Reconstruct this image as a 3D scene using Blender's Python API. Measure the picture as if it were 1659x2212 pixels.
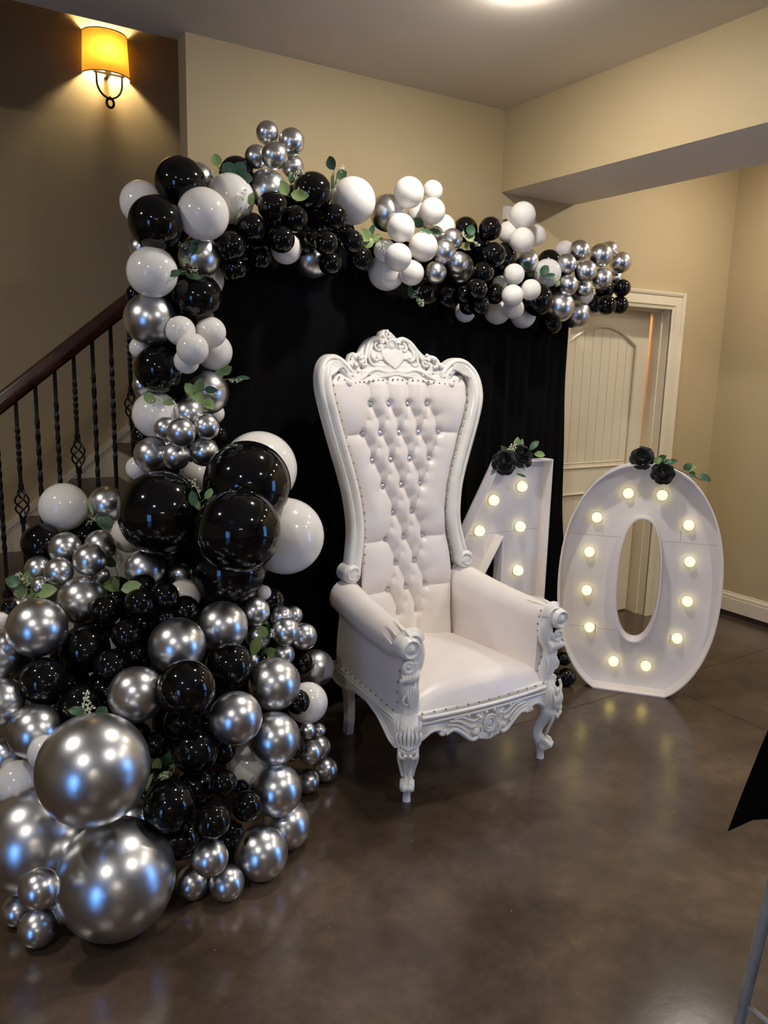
import bpy, bmesh, math, random
import numpy as np
from mathutils import Vector, Matrix
random.seed(7); np.random.seed(7)
PI = math.pi
for o in list(bpy.data.objects): bpy.data.objects.remove(o)
scene = bpy.context.scene
COL = scene.collection

# ------------------------------------------------------------------ camera
# world axes: X runs along the back wall, Y into the room, Z up; metres
F_PX, PITCH, ROLL, YAW = 1680.0, math.radians(10.8), math.radians(-1.45), math.radians(31.8)
CAM = Vector((0, 0, 1.65))
_f = Vector((math.sin(YAW) * math.cos(PITCH), math.cos(YAW) * math.cos(PITCH), -math.sin(PITCH)))
_r = Vector((math.cos(YAW), -math.sin(YAW), 0))
_d = _f.cross(_r)
_r2 = _r * math.cos(ROLL) + _d * math.sin(ROLL)
_d2 = -_r * math.sin(ROLL) + _d * math.cos(ROLL)
cd = bpy.data.cameras.new('camera'); cam = bpy.data.objects.new('camera', cd); COL.objects.link(cam)
M = Matrix((_r2, -_d2, -_f)).transposed().to_4x4(); M.translation = CAM
cam.matrix_world = M
cd.sensor_fit = 'VERTICAL'; cd.sensor_height = 24.0; cd.sensor_width = 18.0
cd.lens = F_PX / 2212.0 * 24.0
cd.clip_start = 0.02
scene.camera = cam

# ------------------------------------------------------------------ world and exposure
w = bpy.data.worlds.new('daylight'); scene.world = w; w.use_nodes = True
w.node_tree.nodes['Background'].inputs[0].default_value = (0.16, 0.42, 1.0, 1)
w.node_tree.nodes['Background'].inputs[1].default_value = 3.0
vs = scene.view_settings
vs.view_transform = 'Standard'; vs.look = 'None'; vs.gamma = 1.0; vs.use_curve_mapping = False
vs.exposure = 1.4
LAMP = 200.0          # radiance of a ceiling downlight
LAMP_COL = (1.0, 0.945, 0.865, 1)

# ------------------------------------------------------------------ materials
def srgb(r, g, b):
    f = lambda c: (c / 255 / 12.92) if c / 255 <= 0.04045 else ((c / 255 + 0.055) / 1.055) ** 2.4
    return (f(r), f(g), f(b), 1)
MATS = {}
def mat(name, col, rough=0.5, metal=0.0, spec=0.5, noise=None, bump=None, coat=0.0, sheen=0.0, emit=None, emit_s=0.0, trans=0.0, sss=0.0):
    m = bpy.data.materials.new(name); m.use_nodes = True
    nt = m.node_tree; N = nt.nodes; L = nt.links; b = N['Principled BSDF']
    b.inputs['Base Color'].default_value = col
    b.inputs['Roughness'].default_value = rough
    b.inputs['Metallic'].default_value = metal
    b.inputs['Specular IOR Level'].default_value = spec
    b.inputs['Coat Weight'].default_value = coat
    b.inputs['Coat Roughness'].default_value = 0.05
    b.inputs['Sheen Weight'].default_value = sheen
    b.inputs['Transmission Weight'].default_value = trans
    if sss:
        b.inputs['Subsurface Weight'].default_value = sss
        b.inputs['Subsurface Radius'].default_value = (0.02, 0.02, 0.02)
    if emit:
        b.inputs['Emission Color'].default_value = emit; b.inputs['Emission Strength'].default_value = emit_s
    tc = N.new('ShaderNodeTexCoord')
    if noise:                       # (scale, second colour, amount[, detail])
        n = N.new('ShaderNodeTexNoise'); n.inputs['Scale'].default_value = noise[0]; n.inputs['Detail'].default_value = noise[3] if len(noise) > 3 else 4
        r = N.new('ShaderNodeValToRGB'); r.color_ramp.elements[0].position = 0.35; r.color_ramp.elements[1].position = 0.68
        r.color_ramp.elements[0].color = col
        c2 = noise[1]; a = noise[2]
        r.color_ramp.elements[1].color = tuple(col[i] * (1 - a) + c2[i] * a for i in range(3)) + (1,)
        L.new(tc.outputs['Object'], n.inputs['Vector']); L.new(n.outputs['Fac'], r.inputs['Fac']); L.new(r.outputs['Color'], b.inputs['Base Color'])
    if bump:                        # (scale, strength, distance)
        n = N.new('ShaderNodeTexNoise'); n.inputs['Scale'].default_value = bump[0]; n.inputs['Detail'].default_value = 3
        u = N.new('ShaderNodeBump'); u.inputs['Strength'].default_value = bump[1]; u.inputs['Distance'].default_value = bump[2]
        L.new(tc.outputs['Object'], n.inputs['Vector']); L.new(n.outputs['Fac'], u.inputs['Height']); L.new(u.outputs['Normal'], b.inputs['Normal'])
    MATS[name] = m
    return m
mat('wall_paint', srgb(190, 170, 131), 0.6, spec=0.3, noise=(1.2, srgb(184, 164, 125), 1.0), bump=(160, 0.08, 0.004))
mat('ceiling_paint', srgb(229, 218, 202), 0.85, spec=0.2, noise=(1.5, srgb(224, 213, 197), 1.0), bump=(120, 0.1, 0.004))
mat('trim_paint', srgb(226, 212, 184), 0.35, noise=(2.0, srgb(221, 206, 177), 1.0))
mat('black_fabric', (0.0022, 0.0022, 0.0025, 1), 0.85, spec=0.08, noise=(60, (0.0035, 0.0035, 0.004, 1), 1.0), bump=(400, 0.15, 0.001))
mat('white_leather', srgb(238, 229, 222), 0.36, noise=(9, srgb(233, 223, 215), 1.0), bump=(260, 0.06, 0.001))
mat('white_lacquer', srgb(240, 236, 229), 0.28, coat=0.3, noise=(14, srgb(232, 227, 218), 1.0), bump=(45, 0.05, 0.002))
mat('crystal', (0.9, 0.9, 0.94, 1), 0.12, metal=0.75, noise=(180, (0.45, 0.45, 0.5, 1), 1.0, 1))
mat('nail_metal', (0.42, 0.38, 0.33, 1), 0.25, metal=1.0, noise=(30, (0.5, 0.46, 0.4, 1), 1.0))
mat('latex_white', srgb(236, 231, 224), 0.13, sss=0.15, noise=(3, srgb(232, 227, 219), 1.0))
mat('latex_black', (0.003, 0.003, 0.0032, 1), 0.07, spec=0.42, noise=(3, (0.0042, 0.0042, 0.0045, 1), 1.0))
mat('latex_chrome', (0.64, 0.645, 0.655, 1), 0.30, metal=1.0, noise=(2.5, (0.70, 0.705, 0.715, 1), 1.0))
mat("leaf_pale", srgb(122, 146, 84), 0.5, noise=(25, srgb(142, 162, 102), 1.0))
mat("leaf_dark", srgb(50, 86, 58), 0.45, noise=(25, srgb(70, 106, 70), 1.0))
mat('twig', srgb(92, 104, 66), 0.6, noise=(40, srgb(110, 96, 70), 1.0))
mat('blossom', srgb(228, 228, 206), 0.6, noise=(60, srgb(196, 208, 160), 1.0))
mat('rose_petal', (0.004, 0.004, 0.005, 1), 0.55, spec=0.35, sheen=0.1, noise=(40, (0.008, 0.008, 0.009, 1), 1.0))
mat('foam_board', srgb(232, 226, 226), 0.42, noise=(4, srgb(227, 220, 220), 1.0))
mat('bulb_glow', (0.5, 0.45, 0.14, 1), 0.3, emit=(1.0, 0.84, 0.26, 1), emit_s=1.1)
mat('iron', (0.006, 0.006, 0.007, 1), 0.4, noise=(30, (0.011, 0.010, 0.010, 1), 1.0), bump=(120, 0.1, 0.002))
mat('rail_wood', srgb(52, 24, 17), 0.25, coat=0.3, noise=(8, srgb(72, 36, 24), 1.0))
mat('tread_wood', srgb(74, 58, 46), 0.35, noise=(6, srgb(88, 70, 56), 1.0))
mat('bronze', (0.02, 0.015, 0.011, 1), 0.4, metal=0.7, noise=(30, (0.035, 0.026, 0.018, 1), 1.0))
mat('downlight_trim', srgb(236, 232, 224), 0.4, noise=(5, srgb(230, 226, 218), 1.0))
mat('lamp_glow', (1, 1, 1, 1), 0.5, emit=LAMP_COL, emit_s=LAMP)
mat('warm_lamp_glow', (1, 0.8, 0.5, 1), 0.5, emit=(1.0, 0.86, 0.57, 1), emit_s=230)
mat('closet_glow', (1, 0.8, 0.5, 1), 0.5, emit=(1.0, 0.62, 0.28, 1), emit_s=300)
mat('tube_glow', (1, 1, 1, 1), 0.5, emit=(1.0, 0.9, 0.78, 1), emit_s=25)
mat('plastic_white', srgb(232, 228, 220), 0.4, noise=(6, srgb(226, 222, 213), 1.0))
mat('grey_metal', srgb(168, 163, 152), 0.5, metal=0.0, noise=(20, srgb(146, 144, 136), 1.0))
mat('table_plastic', srgb(205, 203, 196), 0.5, noise=(20, srgb(196, 194, 187), 1.0))
mat('dark_brown', srgb(44, 32, 26), 0.6, noise=(14, srgb(56, 42, 34), 1.0))
# lamp shade cloth lets the bulb's light through
m = bpy.data.materials.new('shade_cloth'); m.use_nodes = True; nt = m.node_tree; nt.nodes.clear()
out = nt.nodes.new('ShaderNodeOutputMaterial'); mx = nt.nodes.new('ShaderNodeMixShader'); mx.inputs[0].default_value = 0.5
df = nt.nodes.new('ShaderNodeBsdfDiffuse'); tr = nt.nodes.new('ShaderNodeBsdfTranslucent')
wv = nt.nodes.new('ShaderNodeTexNoise'); wv.inputs['Scale'].default_value = 90; cr = nt.nodes.new('ShaderNodeValToRGB')
cr.color_ramp.elements[0].color = (0.075, 0.036, 0.0035, 1); cr.color_ramp.elements[1].color = (0.10, 0.048, 0.005, 1)
df.inputs[0].default_value = (0.62, 0.46, 0.22, 1)
nt.links.new(wv.outputs[0], cr.inputs[0]); nt.links.new(cr.outputs[0], tr.inputs[0])
nt.links.new(df.outputs[0], mx.inputs[1]); nt.links.new(tr.outputs[0], mx.inputs[2]); nt.links.new(mx.outputs[0], out.inputs[0])
MATS['shade_cloth'] = m
# glass
m = mat('glass', (0.9, 0.95, 1.0, 1), 0.0, trans=1.0); m.node_tree.nodes['Principled BSDF'].inputs['IOR'].default_value = 1.02
# stained, sealed concrete floor
m = mat('floor_concrete', srgb(70, 55, 44), 0.2, spec=0.5)
nt = m.node_tree; N = nt.nodes; L = nt.links; b = N['Principled BSDF']; tc = N['Texture Coordinate']
n1 = N.new('ShaderNodeTexNoise'); n1.inputs['Scale'].default_value = 1.6; n1.inputs['Detail'].default_value = 7; n1.inputs['Roughness'].default_value = 0.65; n1.inputs['Distortion'].default_value = 0.25
r1 = N.new('ShaderNodeValToRGB'); e = r1.color_ramp.elements
e[0].position = 0.32; e[0].color = srgb(61, 50, 41); e[1].position = 0.70; e[1].color = srgb(106, 89, 74)
e2 = r1.color_ramp.elements.new(0.5); e2.color = srgb(82, 68, 56)
n2 = N.new('ShaderNodeTexNoise'); n2.inputs['Scale'].default_value = 11; n2.inputs['Detail'].default_value = 9; n2.inputs['Roughness'].default_value = 0.7
r2 = N.new('ShaderNodeValToRGB'); r2.color_ramp.elements[0].position = 0.4; r2.color_ramp.elements[1].position = 0.75
r2.color_ramp.elements[0].color = (0.8, 0.8, 0.8, 1); r2.color_ramp.elements[1].color = (1.25, 1.2, 1.15, 1)
mixc = N.new('ShaderNodeMix'); mixc.data_type = 'RGBA'; mixc.blend_type = 'MULTIPLY'; mixc.inputs[0].default_value = 1.0
L.new(tc.outputs['Object'], n1.inputs['Vector']); L.new(tc.outputs['Object'], n2.inputs['Vector'])
L.new(n1.outputs['Fac'], r1.inputs['Fac']); L.new(n2.outputs['Fac'], r2.inputs['Fac'])
L.new(r1.outputs['Color'], mixc.inputs[6]); L.new(r2.outputs['Color'], mixc.inputs[7])
# pale chips
n3 = N.new('ShaderNodeTexNoise'); n3.inputs['Scale'].default_value = 38; n3.inputs['Detail'].default_value = 2
r3 = N.new('ShaderNodeValToRGB'); r3.color_ramp.elements[0].position = 0.76; r3.color_ramp.elements[1].position = 0.80
mix2 = N.new('ShaderNodeMix'); mix2.data_type = 'RGBA'; mix2.inputs[7].default_value = srgb(150, 128, 104)
L.new(tc.outputs['Object'], n3.inputs['Vector']); L.new(n3.outputs['Fac'], r3.inputs['Fac']); L.new(r3.outputs['Color'], mix2.inputs[0])
L.new(mixc.outputs[2], mix2.inputs[6]); L.new(mix2.outputs[2], b.inputs['Base Color'])
mr = N.new('ShaderNodeMapRange'); mr.inputs[3].default_value = 0.13; mr.inputs[4].default_value = 0.26
L.new(n1.outputs['Fac'], mr.inputs[0]); L.new(mr.outputs[0], b.inputs['Roughness'])
bp = N.new('ShaderNodeBump'); bp.inputs['Strength'].default_value = 0.05; bp.inputs['Distance'].default_value = 0.01
L.new(n2.outputs['Fac'], bp.inputs['Height']); L.new(bp.outputs['Normal'], b.inputs['Normal'])

# ------------------------------------------------------------------ mesh helpers
def V(*a): return Vector(a)
class MB:
    def __init__(s): s.v = []; s.f = []; s.m = []
    def add(s, vs, fs, mi=0):
        k = len(s.v); s.v += [tuple(p) for p in vs]; s.f += [tuple(i + k for i in f) for f in fs]; s.m += [mi] * len(fs); return s
    def box(s, a, b, mi=0):
        x0, y0, z0 = a; x1, y1, z1 = b
        return s.add([(x0, y0, z0), (x1, y0, z0), (x1, y1, z0), (x0, y1, z0), (x0, y0, z1), (x1, y0, z1), (x1, y1, z1), (x0, y1, z1)],
                     [(0, 3, 2, 1), (4, 5, 6, 7), (0, 1, 5, 4), (1, 2, 6, 5), (2, 3, 7, 6), (3, 0, 4, 7)], mi)
    def obox(s, c, ax, ay, az, mi=0):
        c, ax, ay, az = map(Vector, (c, ax, ay, az)); vs = []
        for k in (-1, 1):
            for i, j in ((-1, -1), (1, -1), (1, 1), (-1, 1)): vs.append(c + ax * i + ay * j + az * k)
        return s.add(vs, [(0, 3, 2, 1), (4, 5, 6, 7), (0, 1, 5, 4), (1, 2, 6, 5), (2, 3, 7, 6), (3, 0, 4, 7)], mi)
    def grid(s, P, nu, nv, closed_u=False, mi=0):
        fs = []
        for j in range(nv - 1):
            for i in range(nu if closed_u else nu - 1):
                a = j * nu + i; b2 = j * nu + (i + 1) % nu
                fs.append((a, b2, b2 + nu, a + nu))
        return s.add(P, fs, mi)
    def lathe(s, prof, c=(0, 0, 0), axis=(0, 0, 1), n=16, mi=0, cap=True):
        c = Vector(c); az = Vector(axis).normalized(); q = az.to_track_quat('Z', 'Y'); P = []
        for r, z in prof:
            for i in range(n):
                t = 2 * PI * i / n; P.append(c + q @ Vector((r * math.cos(t), r * math.sin(t), z)))
        s.grid(P, n, len(prof), True, mi); k = len(s.v) - len(P)
        for ring, rev in ((0, True), (len(prof) - 1, False)):
            if cap and prof[ring][0] > 1e-5:
                idx = [k + ring * n + i for i in range(n)]; s.f.append(tuple(reversed(idx)) if rev else tuple(idx)); s.m.append(mi)
        return s
    def ball(s, c, r, n=10, sc=(1, 1, 1), mi=0):
        P = []; m2 = max(4, n // 2 + 1)
        for j in range(m2 + 1):
            a = PI * j / m2
            for i in range(n):
                t = 2 * PI * i / n
                P.append((c[0] + r * sc[0] * math.sin(a) * math.cos(t), c[1] + r * sc[1] * math.sin(a) * math.sin(t), c[2] - r * sc[2] * math.cos(a)))
        return s.grid(P, n, m2 + 1, True, mi)
    def tube(s, path, rad, n=8, closed=False, flat=None, mi=0, up=None):
        P = [Vector(p) for p in path]; m_ = len(P)
        R = rad if isinstance(rad, (list, tuple)) else [rad] * m_
        if len(R) != m_: R = [R[0] + (R[-1] - R[0]) * i / (m_ - 1) for i in range(m_)]
        vs = []; nrm = None
        for i in range(m_):
            a = P[i - 1] if (i or closed) else P[i]; b_ = P[(i + 1) % m_] if (i < m_ - 1 or closed) else P[i]
            t = (b_ - a)
            if t.length < 1e-9: t = Vector((0, 0, 1))
            t.normalize()
            if up is not None: nrm = Vector(up)
            elif nrm is None: nrm = Vector((0, 1, 0)) if abs(t.y) < 0.9 else Vector((1, 0, 0))
            nrm = (nrm - t * nrm.dot(t)); nrm.normalize(); bn = t.cross(nrm)
            fl = flat or 1.0
            for k in range(n):
                th = 2 * PI * k / n; vs.append(P[i] + nrm * (math.cos(th) * R[i] * fl) + bn * (math.sin(th) * R[i]))
        k0 = len(s.v); s.grid(vs, n, m_, True, mi)
        if closed:
            for i in range(n):
                s.f.append((k0 + (m_ - 1) * n + i, k0 + (m_ - 1) * n + (i + 1) % n, k0 + (i + 1) % n, k0 + i)); s.m.append(mi)
        else:
            s.f.append(tuple(k0 + i for i in reversed(range(n)))); s.m.append(mi)
            s.f.append(tuple(k0 + (m_ - 1) * n + i for i in range(n))); s.m.append(mi)
        return s
    def sweep(s, path, prof, B=(0, 1, 0), mi=0, scale=None):
        """profile points (a, b): a along the in-plane normal, b along B"""
        P = [Vector(p) for p in path]; B = Vector(B).normalized(); vs = []; n = len(prof); m_ = len(P)
        for i in range(m_):
            t = (P[min(i + 1, m_ - 1)] - P[max(i - 1, 0)]); t = t - B * t.dot(B); t.normalize(); nn = t.cross(B)
            k = scale[i] if scale else 1
            for a, b_ in prof: vs.append(P[i] + nn * a * k + B * b_ * k)
        k0 = len(s.v); s.grid(vs, n, m_, True, mi)
        s.f.append(tuple(k0 + i for i in reversed(range(n)))); s.m.append(mi)
        s.f.append(tuple(k0 + (m_ - 1) * n + i for i in range(n))); s.m.append(mi)
        return s
    def plate(s, outlines, thick, y=0.0, bevel=0.0, mi=0, xf=None):
        """filled outline(s) with holes in the x-z plane, thickness along y"""
        cu = bpy.data.curves.new('t', 'CURVE'); cu.dimensions = '2D'; cu.fill_mode = 'BOTH'; cu.extrude = thick / 2 - bevel; cu.bevel_depth = bevel; cu.bevel_resolution = 1
        for ol in outlines:
            sp = cu.splines.new('POLY'); sp.points.add(len(ol) - 1); sp.use_cyclic_u = True
            for p, q in zip(sp.points, ol): p.co = (q[0], q[1], 0, 1)
        ob = bpy.data.objects.new('t', cu); me = bpy.data.meshes.new_from_object(ob)
        vs = [(v.co.x, y - v.co.z, v.co.y) for v in me.vertices]
        if xf: vs = [xf(p) for p in vs]
        s.add(vs, [tuple(p.vertices) for p in me.polygons], mi)
        bpy.data.objects.remove(ob); bpy.data.curves.remove(cu); bpy.data.meshes.remove(me)
        return s
    def mirror_x(s):
        k = len(s.v); s.v += [(-p[0], p[1], p[2]) for p in s.v]
        s.f += [tuple(i + k for i in reversed(f)) for f in s.f]; s.m += s.m[:]; return s
    def mesh(s, name, mats, smooth=40):
        me = bpy.data.meshes.new(name); me.from_pydata(s.v, [], s.f)
        for q in (mats if isinstance(mats, (list, tuple)) else [mats]): me.materials.append(MATS[q])
        if any(s.m): me.polygons.foreach_set('material_index', s.m)
        if smooth:
            me.shade_smooth(); me.set_sharp_from_angle(angle=math.radians(smooth))
        me.update(); return me
    def build(s, name, mats, parent=None, smooth=40, fix=True):
        me = s.mesh(name, mats, smooth)
        if fix:
            bm = bmesh.new(); bm.from_mesh(me); bmesh.ops.recalc_face_normals(bm, faces=bm.faces); bm.to_mesh(me); bm.free()
        return link(name, me, parent)
def link(name, data, parent=None):
    o = bpy.data.objects.new(name, data); COL.objects.link(o)
    if parent: o.parent = parent
    return o
def tag(o, label, cat, group=None):
    o['label'] = label; o['category'] = cat
    if group: o['group'] = group
    return o
def thing(name, label, cat, loc=(0, 0, 0), rz=0, group=None):
    o = bpy.data.objects.new(name, None); COL.objects.link(o); o.empty_display_size = 0.05
    o.location = loc; o.rotation_euler = (0, 0, rz); return tag(o, label, cat, group)
def struct(o): o['kind'] = 'structure'; return o
def spiral(cx, cz, r0, r1, a0, turns, y, n=22):
    out = []
    for i in range(n):
        t = i / (n - 1); a = a0 + turns * 2 * PI * t; r = r0 + (r1 - r0) * t
        out.append((cx + r * math.cos(a), y, cz + r * math.sin(a)))
    return out
def smoothpath(pts, k=6):
    """Catmull-Rom through the points"""
    P = [Vector(p) for p in pts]; out = []
    for i in range(len(P) - 1):
        p0 = P[max(i - 1, 0)]; p1 = P[i]; p2 = P[i + 1]; p3 = P[min(i + 2, len(P) - 1)]
        for j in range(k):
            t = j / k
            out.append(0.5 * ((2 * p1) + (p2 - p0) * t + (2 * p0 - 5 * p1 + 4 * p2 - p3) * t * t + (3 * p1 - p0 - 3 * p2 + p3) * t ** 3))
    out.append(P[-1]); return out

# ------------------------------------------------------------------ the room
YB, XR, ZC = 3.40, 4.763, 2.955           # back wall, right wall, ceiling
XL, YR = -4.4, -6.0                       # left wall and rear wall behind the camera
XE = 1.099                                # free end of the back wall, beside the stairs
YS, ZS = 5.0, 5.3                         # stair wall, stairwell ceiling
fl = struct(MB().box((XL - .2, YR - .2, -.2), (XR + .2, YS + .2, 0)).build('floor', 'floor_concrete'))
def joint(p, q, wd=0.004):
    p = Vector(p); q = Vector(q); t = (q - p).normalized(); n = Vector((-t.y, t.x, 0)) * wd / 2
    MB().add([p - n, p + n, q + n, q - n], [(0, 3, 2, 1)]).build('control_joint', 'dark_brown', fl, 0, False)
joint((-4.0, 2.42, .0006), (4.7, 2.60, .0006)); joint((3.35, 2.62, .0007), (3.36, -5.8, .0007))
# ceiling stops at the stairwell
c = MB(); c.box((XL - .2, YR - .2, ZC), (XR + .2, YB + .10, ZC + .25)); struct(c.build('ceiling', 'ceiling_paint', smooth=0))
# back wall with the door opening
DX0, DX1, DZ = 3.345, 4.217, 2.032
wb = MB()
e_ = .029
wb.box((XE, YB, 0), (DX0 - e_, YB + .10, ZC)); wb.box((DX0 - e_, YB, DZ + e_), (DX1 + e_, YB + .10, ZC)); wb.box((DX1 + e_, YB, 0), (XR + .2, YB + .10, ZC))
struct(wb.build('wall_back', 'wall_paint', smooth=0))
# right wall with a glazed opening behind the camera
wr = MB(); RY0, RY1, RZ0, RZ1 = -1.1, 0.0, .15, 2.1
wr.box((XR, RY1, 0), (XR + .15, YB + .1, ZC)); wr.box((XR, YR, 0), (XR + .15, RY0, ZC)); wr.box((XR, RY0, RZ1), (XR + .15, RY1, ZC)); wr.box((XR, RY0, 0), (XR + .15, RY1, RZ0))
struct(wr.build('wall_right', 'wall_paint', smooth=0))
wl = MB(); LY0, LY1 = -3.3, -1.5
wl.box((XL - .15, LY1, 0), (XL, YS, ZC)); wl.box((XL - .15, YR, 0), (XL, LY0, ZC)); wl.box((XL - .15, LY0, 2.1), (XL, LY1, ZC)); wl.box((XL - .15, YB, ZC), (XL, YS + .1, ZS))
struct(wl.build('wall_left', 'wall_paint', smooth=0))
struct(MB().box((XL - .15, YR - .15, 0), (XR + .15, YR, ZC)).build('wall_rear', 'wall_paint', smooth=0))
# stairwell shell
struct(MB().box((XL - .15, YS, 0), (XR + .15, YS + .12, ZS)).build('wall_stair', 'wall_paint', smooth=0))
struct(MB().box((3.0, YB + .1, 0), (3.1, YS, ZS)).build('wall_stair_end', 'wall_paint', smooth=0))
hd = MB(); hd.box((XL, YB, ZC + .25), (3.1, YB + .1, ZS)); struct(hd.build('wall_upper', 'wall_paint', smooth=0))
struct(MB().box((XL - .15, YB, ZS), (3.1, YS + .12, ZS + .1)).build('ceiling_stairwell', 'ceiling_paint', smooth=0))
# dropped beam
bmx0, bmx1, bmz = 2.787, 3.317, 2.555
be = MB(); x0, x1, z0 = bmx0, bmx1, bmz
be.add([(x0, YR, z0), (x0, YB, z0), (x0, YB, ZC), (x0, YR, ZC)], [(0, 1, 2, 3)], 0)
be.add([(x1, YR, z0), (x1, YB, z0), (x1, YB, ZC), (x1, YR, ZC)], [(3, 2, 1, 0)], 0)
be.add([(x0, YR, z0), (x1, YR, z0), (x1, YB, z0), (x0, YB, z0)], [(0, 3, 2, 1)], 1)
bo = struct(be.build('beam', ['wall_paint', 'ceiling_paint'], smooth=0, fix=False))
# glazing behind the camera: framed panes
def glazing(name, axis_x, y0, y1, z0, z1, cols, rows):
    root = thing(name, 'tall white framed glazed opening in the side wall', 'window'); struct(root); del root['category']; del root['label']
    m_ = MB(); t = .05
    m_.box((axis_x - .05, y0, z0), (axis_x + .05, y0 + t, z1)); m_.box((axis_x - .05, y1 - t, z0), (axis_x + .05, y1, z1))
    m_.box((axis_x - .05, y0, z1 - t), (axis_x + .05, y1, z1)); m_.box((axis_x - .05, y0, z0), (axis_x + .05, y1, z0 + t * 2))
    for i in range(1, cols): yy = y0 + (y1 - y0) * i / cols; m_.box((axis_x - .03, yy - .03, z0), (axis_x + .03, yy + .03, z1))
    for i in range(1, rows): zz = z0 + (z1 - z0) * i / rows; m_.box((axis_x - .02, y0, zz - .015), (axis_x + .02, y1, zz + .015))
    m_.build('window_frame', 'trim_paint', root, 0)
    for i in range(cols):
        ya = y0 + (y1 - y0) * i / cols; yb_ = y0 + (y1 - y0) * (i + 1) / cols
        MB().box((axis_x - .003, ya + .03, z0 + .05), (axis_x + .003, yb_ - .03, z1 - .05)).build('pane', 'glass', root, 0)
glazing('window_left_offscreen', XL - .075, LY0, LY1, 0, 2.1, 2, 1)
glazing('window_right_offscreen', XR + .075, RY0, RY1, RZ0, RZ1, 1, 1)
# baseboards: moulded board above a dark brown strip along the floor
def baseboard(name, p, q, nrm):
    p = Vector(p); q = Vector(q); n = Vector(nrm); prof = [(0, .035), (.016, .035), (.016, .125), (.012, .130), (.014, .137), (.012, .150), (.006, .156), (.005, .166), (0, .168)]
    m_ = MB(); vs = [e + n * a + Vector((0, 0, b_)) for e in (p, q) for a, b_ in prof]; k = len(prof)
    m_.add(vs, [(i, i + 1, k + i + 1, k + i) for i in range(k - 1)] + [tuple(range(k)), tuple(range(2 * k - 1, k - 1, -1))])
    o = struct(m_.build(name, 'trim_paint', smooth=0))
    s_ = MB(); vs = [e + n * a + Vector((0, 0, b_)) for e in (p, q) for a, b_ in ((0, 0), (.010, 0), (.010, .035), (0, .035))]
    s_.add(vs, [(i, (i + 1) % 4, 4 + (i + 1) % 4, 4 + i) for i in range(4)]); s_.build('base_strip', 'dark_brown', o, 0)
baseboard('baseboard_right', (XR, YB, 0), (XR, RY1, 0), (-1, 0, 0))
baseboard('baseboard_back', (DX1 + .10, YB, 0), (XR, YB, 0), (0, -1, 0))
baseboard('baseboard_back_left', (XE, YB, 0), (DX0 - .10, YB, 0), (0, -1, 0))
# door: casing, jamb, slab with arched plank panel
dr = struct(bpy.data.objects.new('door_1', None)); COL.objects.link(dr)
cs = MB(); prof = [(0, 0), (0, -.012), (.018, -.016), (.024, -.022), (.078, -.020), (.082, -.026), (.094, -.030), (.104, -.030), (.104, 0)]
path = [(DX1, YB, 0), (DX1, YB, DZ), (DX0, YB, DZ), (DX0, YB, 0)]
def mitre(p, a, b_):
    sx = 1 if p[0] > 3.7 else -1; up = 1 if p[2] > 1 else 0
    return (p[0] + sx * a, p[1] + b_, p[2] + up * a)
vs = [mitre(p, a, b_) for p in path for a, b_ in prof]; k = len(prof)
cs.add(vs, [(j * k + i, j * k + i + 1, (j + 1) * k + i + 1, (j + 1) * k + i) for j in range(3) for i in range(k - 1)])
cs.build('casing', 'trim_paint', dr, 0)
jb = MB(); D = .20
jb.box((DX1 - .0, YB - .005, 0), (DX1 + .03, YB + D, DZ + .03)); jb.box((DX0 - .03, YB - .005, 0), (DX0, YB + D, DZ + .03)); jb.box((DX0, YB - .005, DZ), (DX1, YB + D, DZ + .03))
jb.box((DX1 - .012, YB + .055, 0), (DX1, YB + .09, DZ)); jb.box((DX0, YB + .055, 0), (DX0 + .012, YB + .09, DZ)); jb.box((DX0 + .012, YB + .055, DZ - .012), (DX1 - .012, YB + .09, DZ))
jb.build('jamb', 'trim_paint', dr, 0)
YD = YB + .14                              # face of the slab
SX0, SX1, SZ0, SZ1 = DX0 + .006, DX1 - .015, .012, DZ - .006
PX0, PX1 = SX0 + .125, SX1 - .118; PC = (PX0 + PX1) / 2
def archz(x): return 1.80 + .115 * (1 - ((x - PC) / ((PX1 - PX0) / 2)) ** 2)
sl = MB()
arch = [(PX0 + (PX1 - PX0) * i / 24, archz(PX0 + (PX1 - PX0) * i / 24)) for i in range(25)]
up_hole = [(PX0, 1.03)] + [(x, z) for x, z in arch] + [(PX1, 1.03)]
low_hole = [(PX0, .24), (PX0, .86), (PX1, .86), (PX1, .24)]
sl.plate([[(SX0, SZ0), (SX1, SZ0), (SX1, SZ1), (SX0, SZ1)], up_hole, low_hole], .018, YD + .009)
sl.box((SX0, YD + .018, SZ0), (SX1, YD + .035, SZ1))
slab = sl.build('slab', 'trim_paint', dr, 30)
mo = MB()
for ol in (up_hole, low_hole):
    mo.tube([(x, YD - .001, z) for x, z in ol], .011, 6, closed=True); 
    cx = PC; cz = sum(p[1] for p in ol) / len(ol)
    mo.tube([(x + (cx - x) * .055, YD + .012, z + (cz - z) * .035) for x, z in ol], .008, 6, closed=True)
mo.build('panel_moulding', 'trim_paint', dr)
npl = 8
for i in range(npl):
    xa = PX0 + (PX1 - PX0) * i / npl + .0012; xb = PX0 + (PX1 - PX0) * (i + 1) / npl - .0012
    p_ = MB()
    ol = [(xa, 1.035), (xb, 1.035), (xb, archz(xb) - .004), (xa, archz(xa) - .004)]
    p_.plate([ol], .010, YD + .014); p_.build('plank', 'trim_paint', dr, 0)
    p_ = MB(); p_.plate([[(xa, .245), (xb, .245), (xb, .855), (xa, .855)]], .010, YD + .014); p_.build('plank', 'trim_paint', dr, 0)
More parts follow.
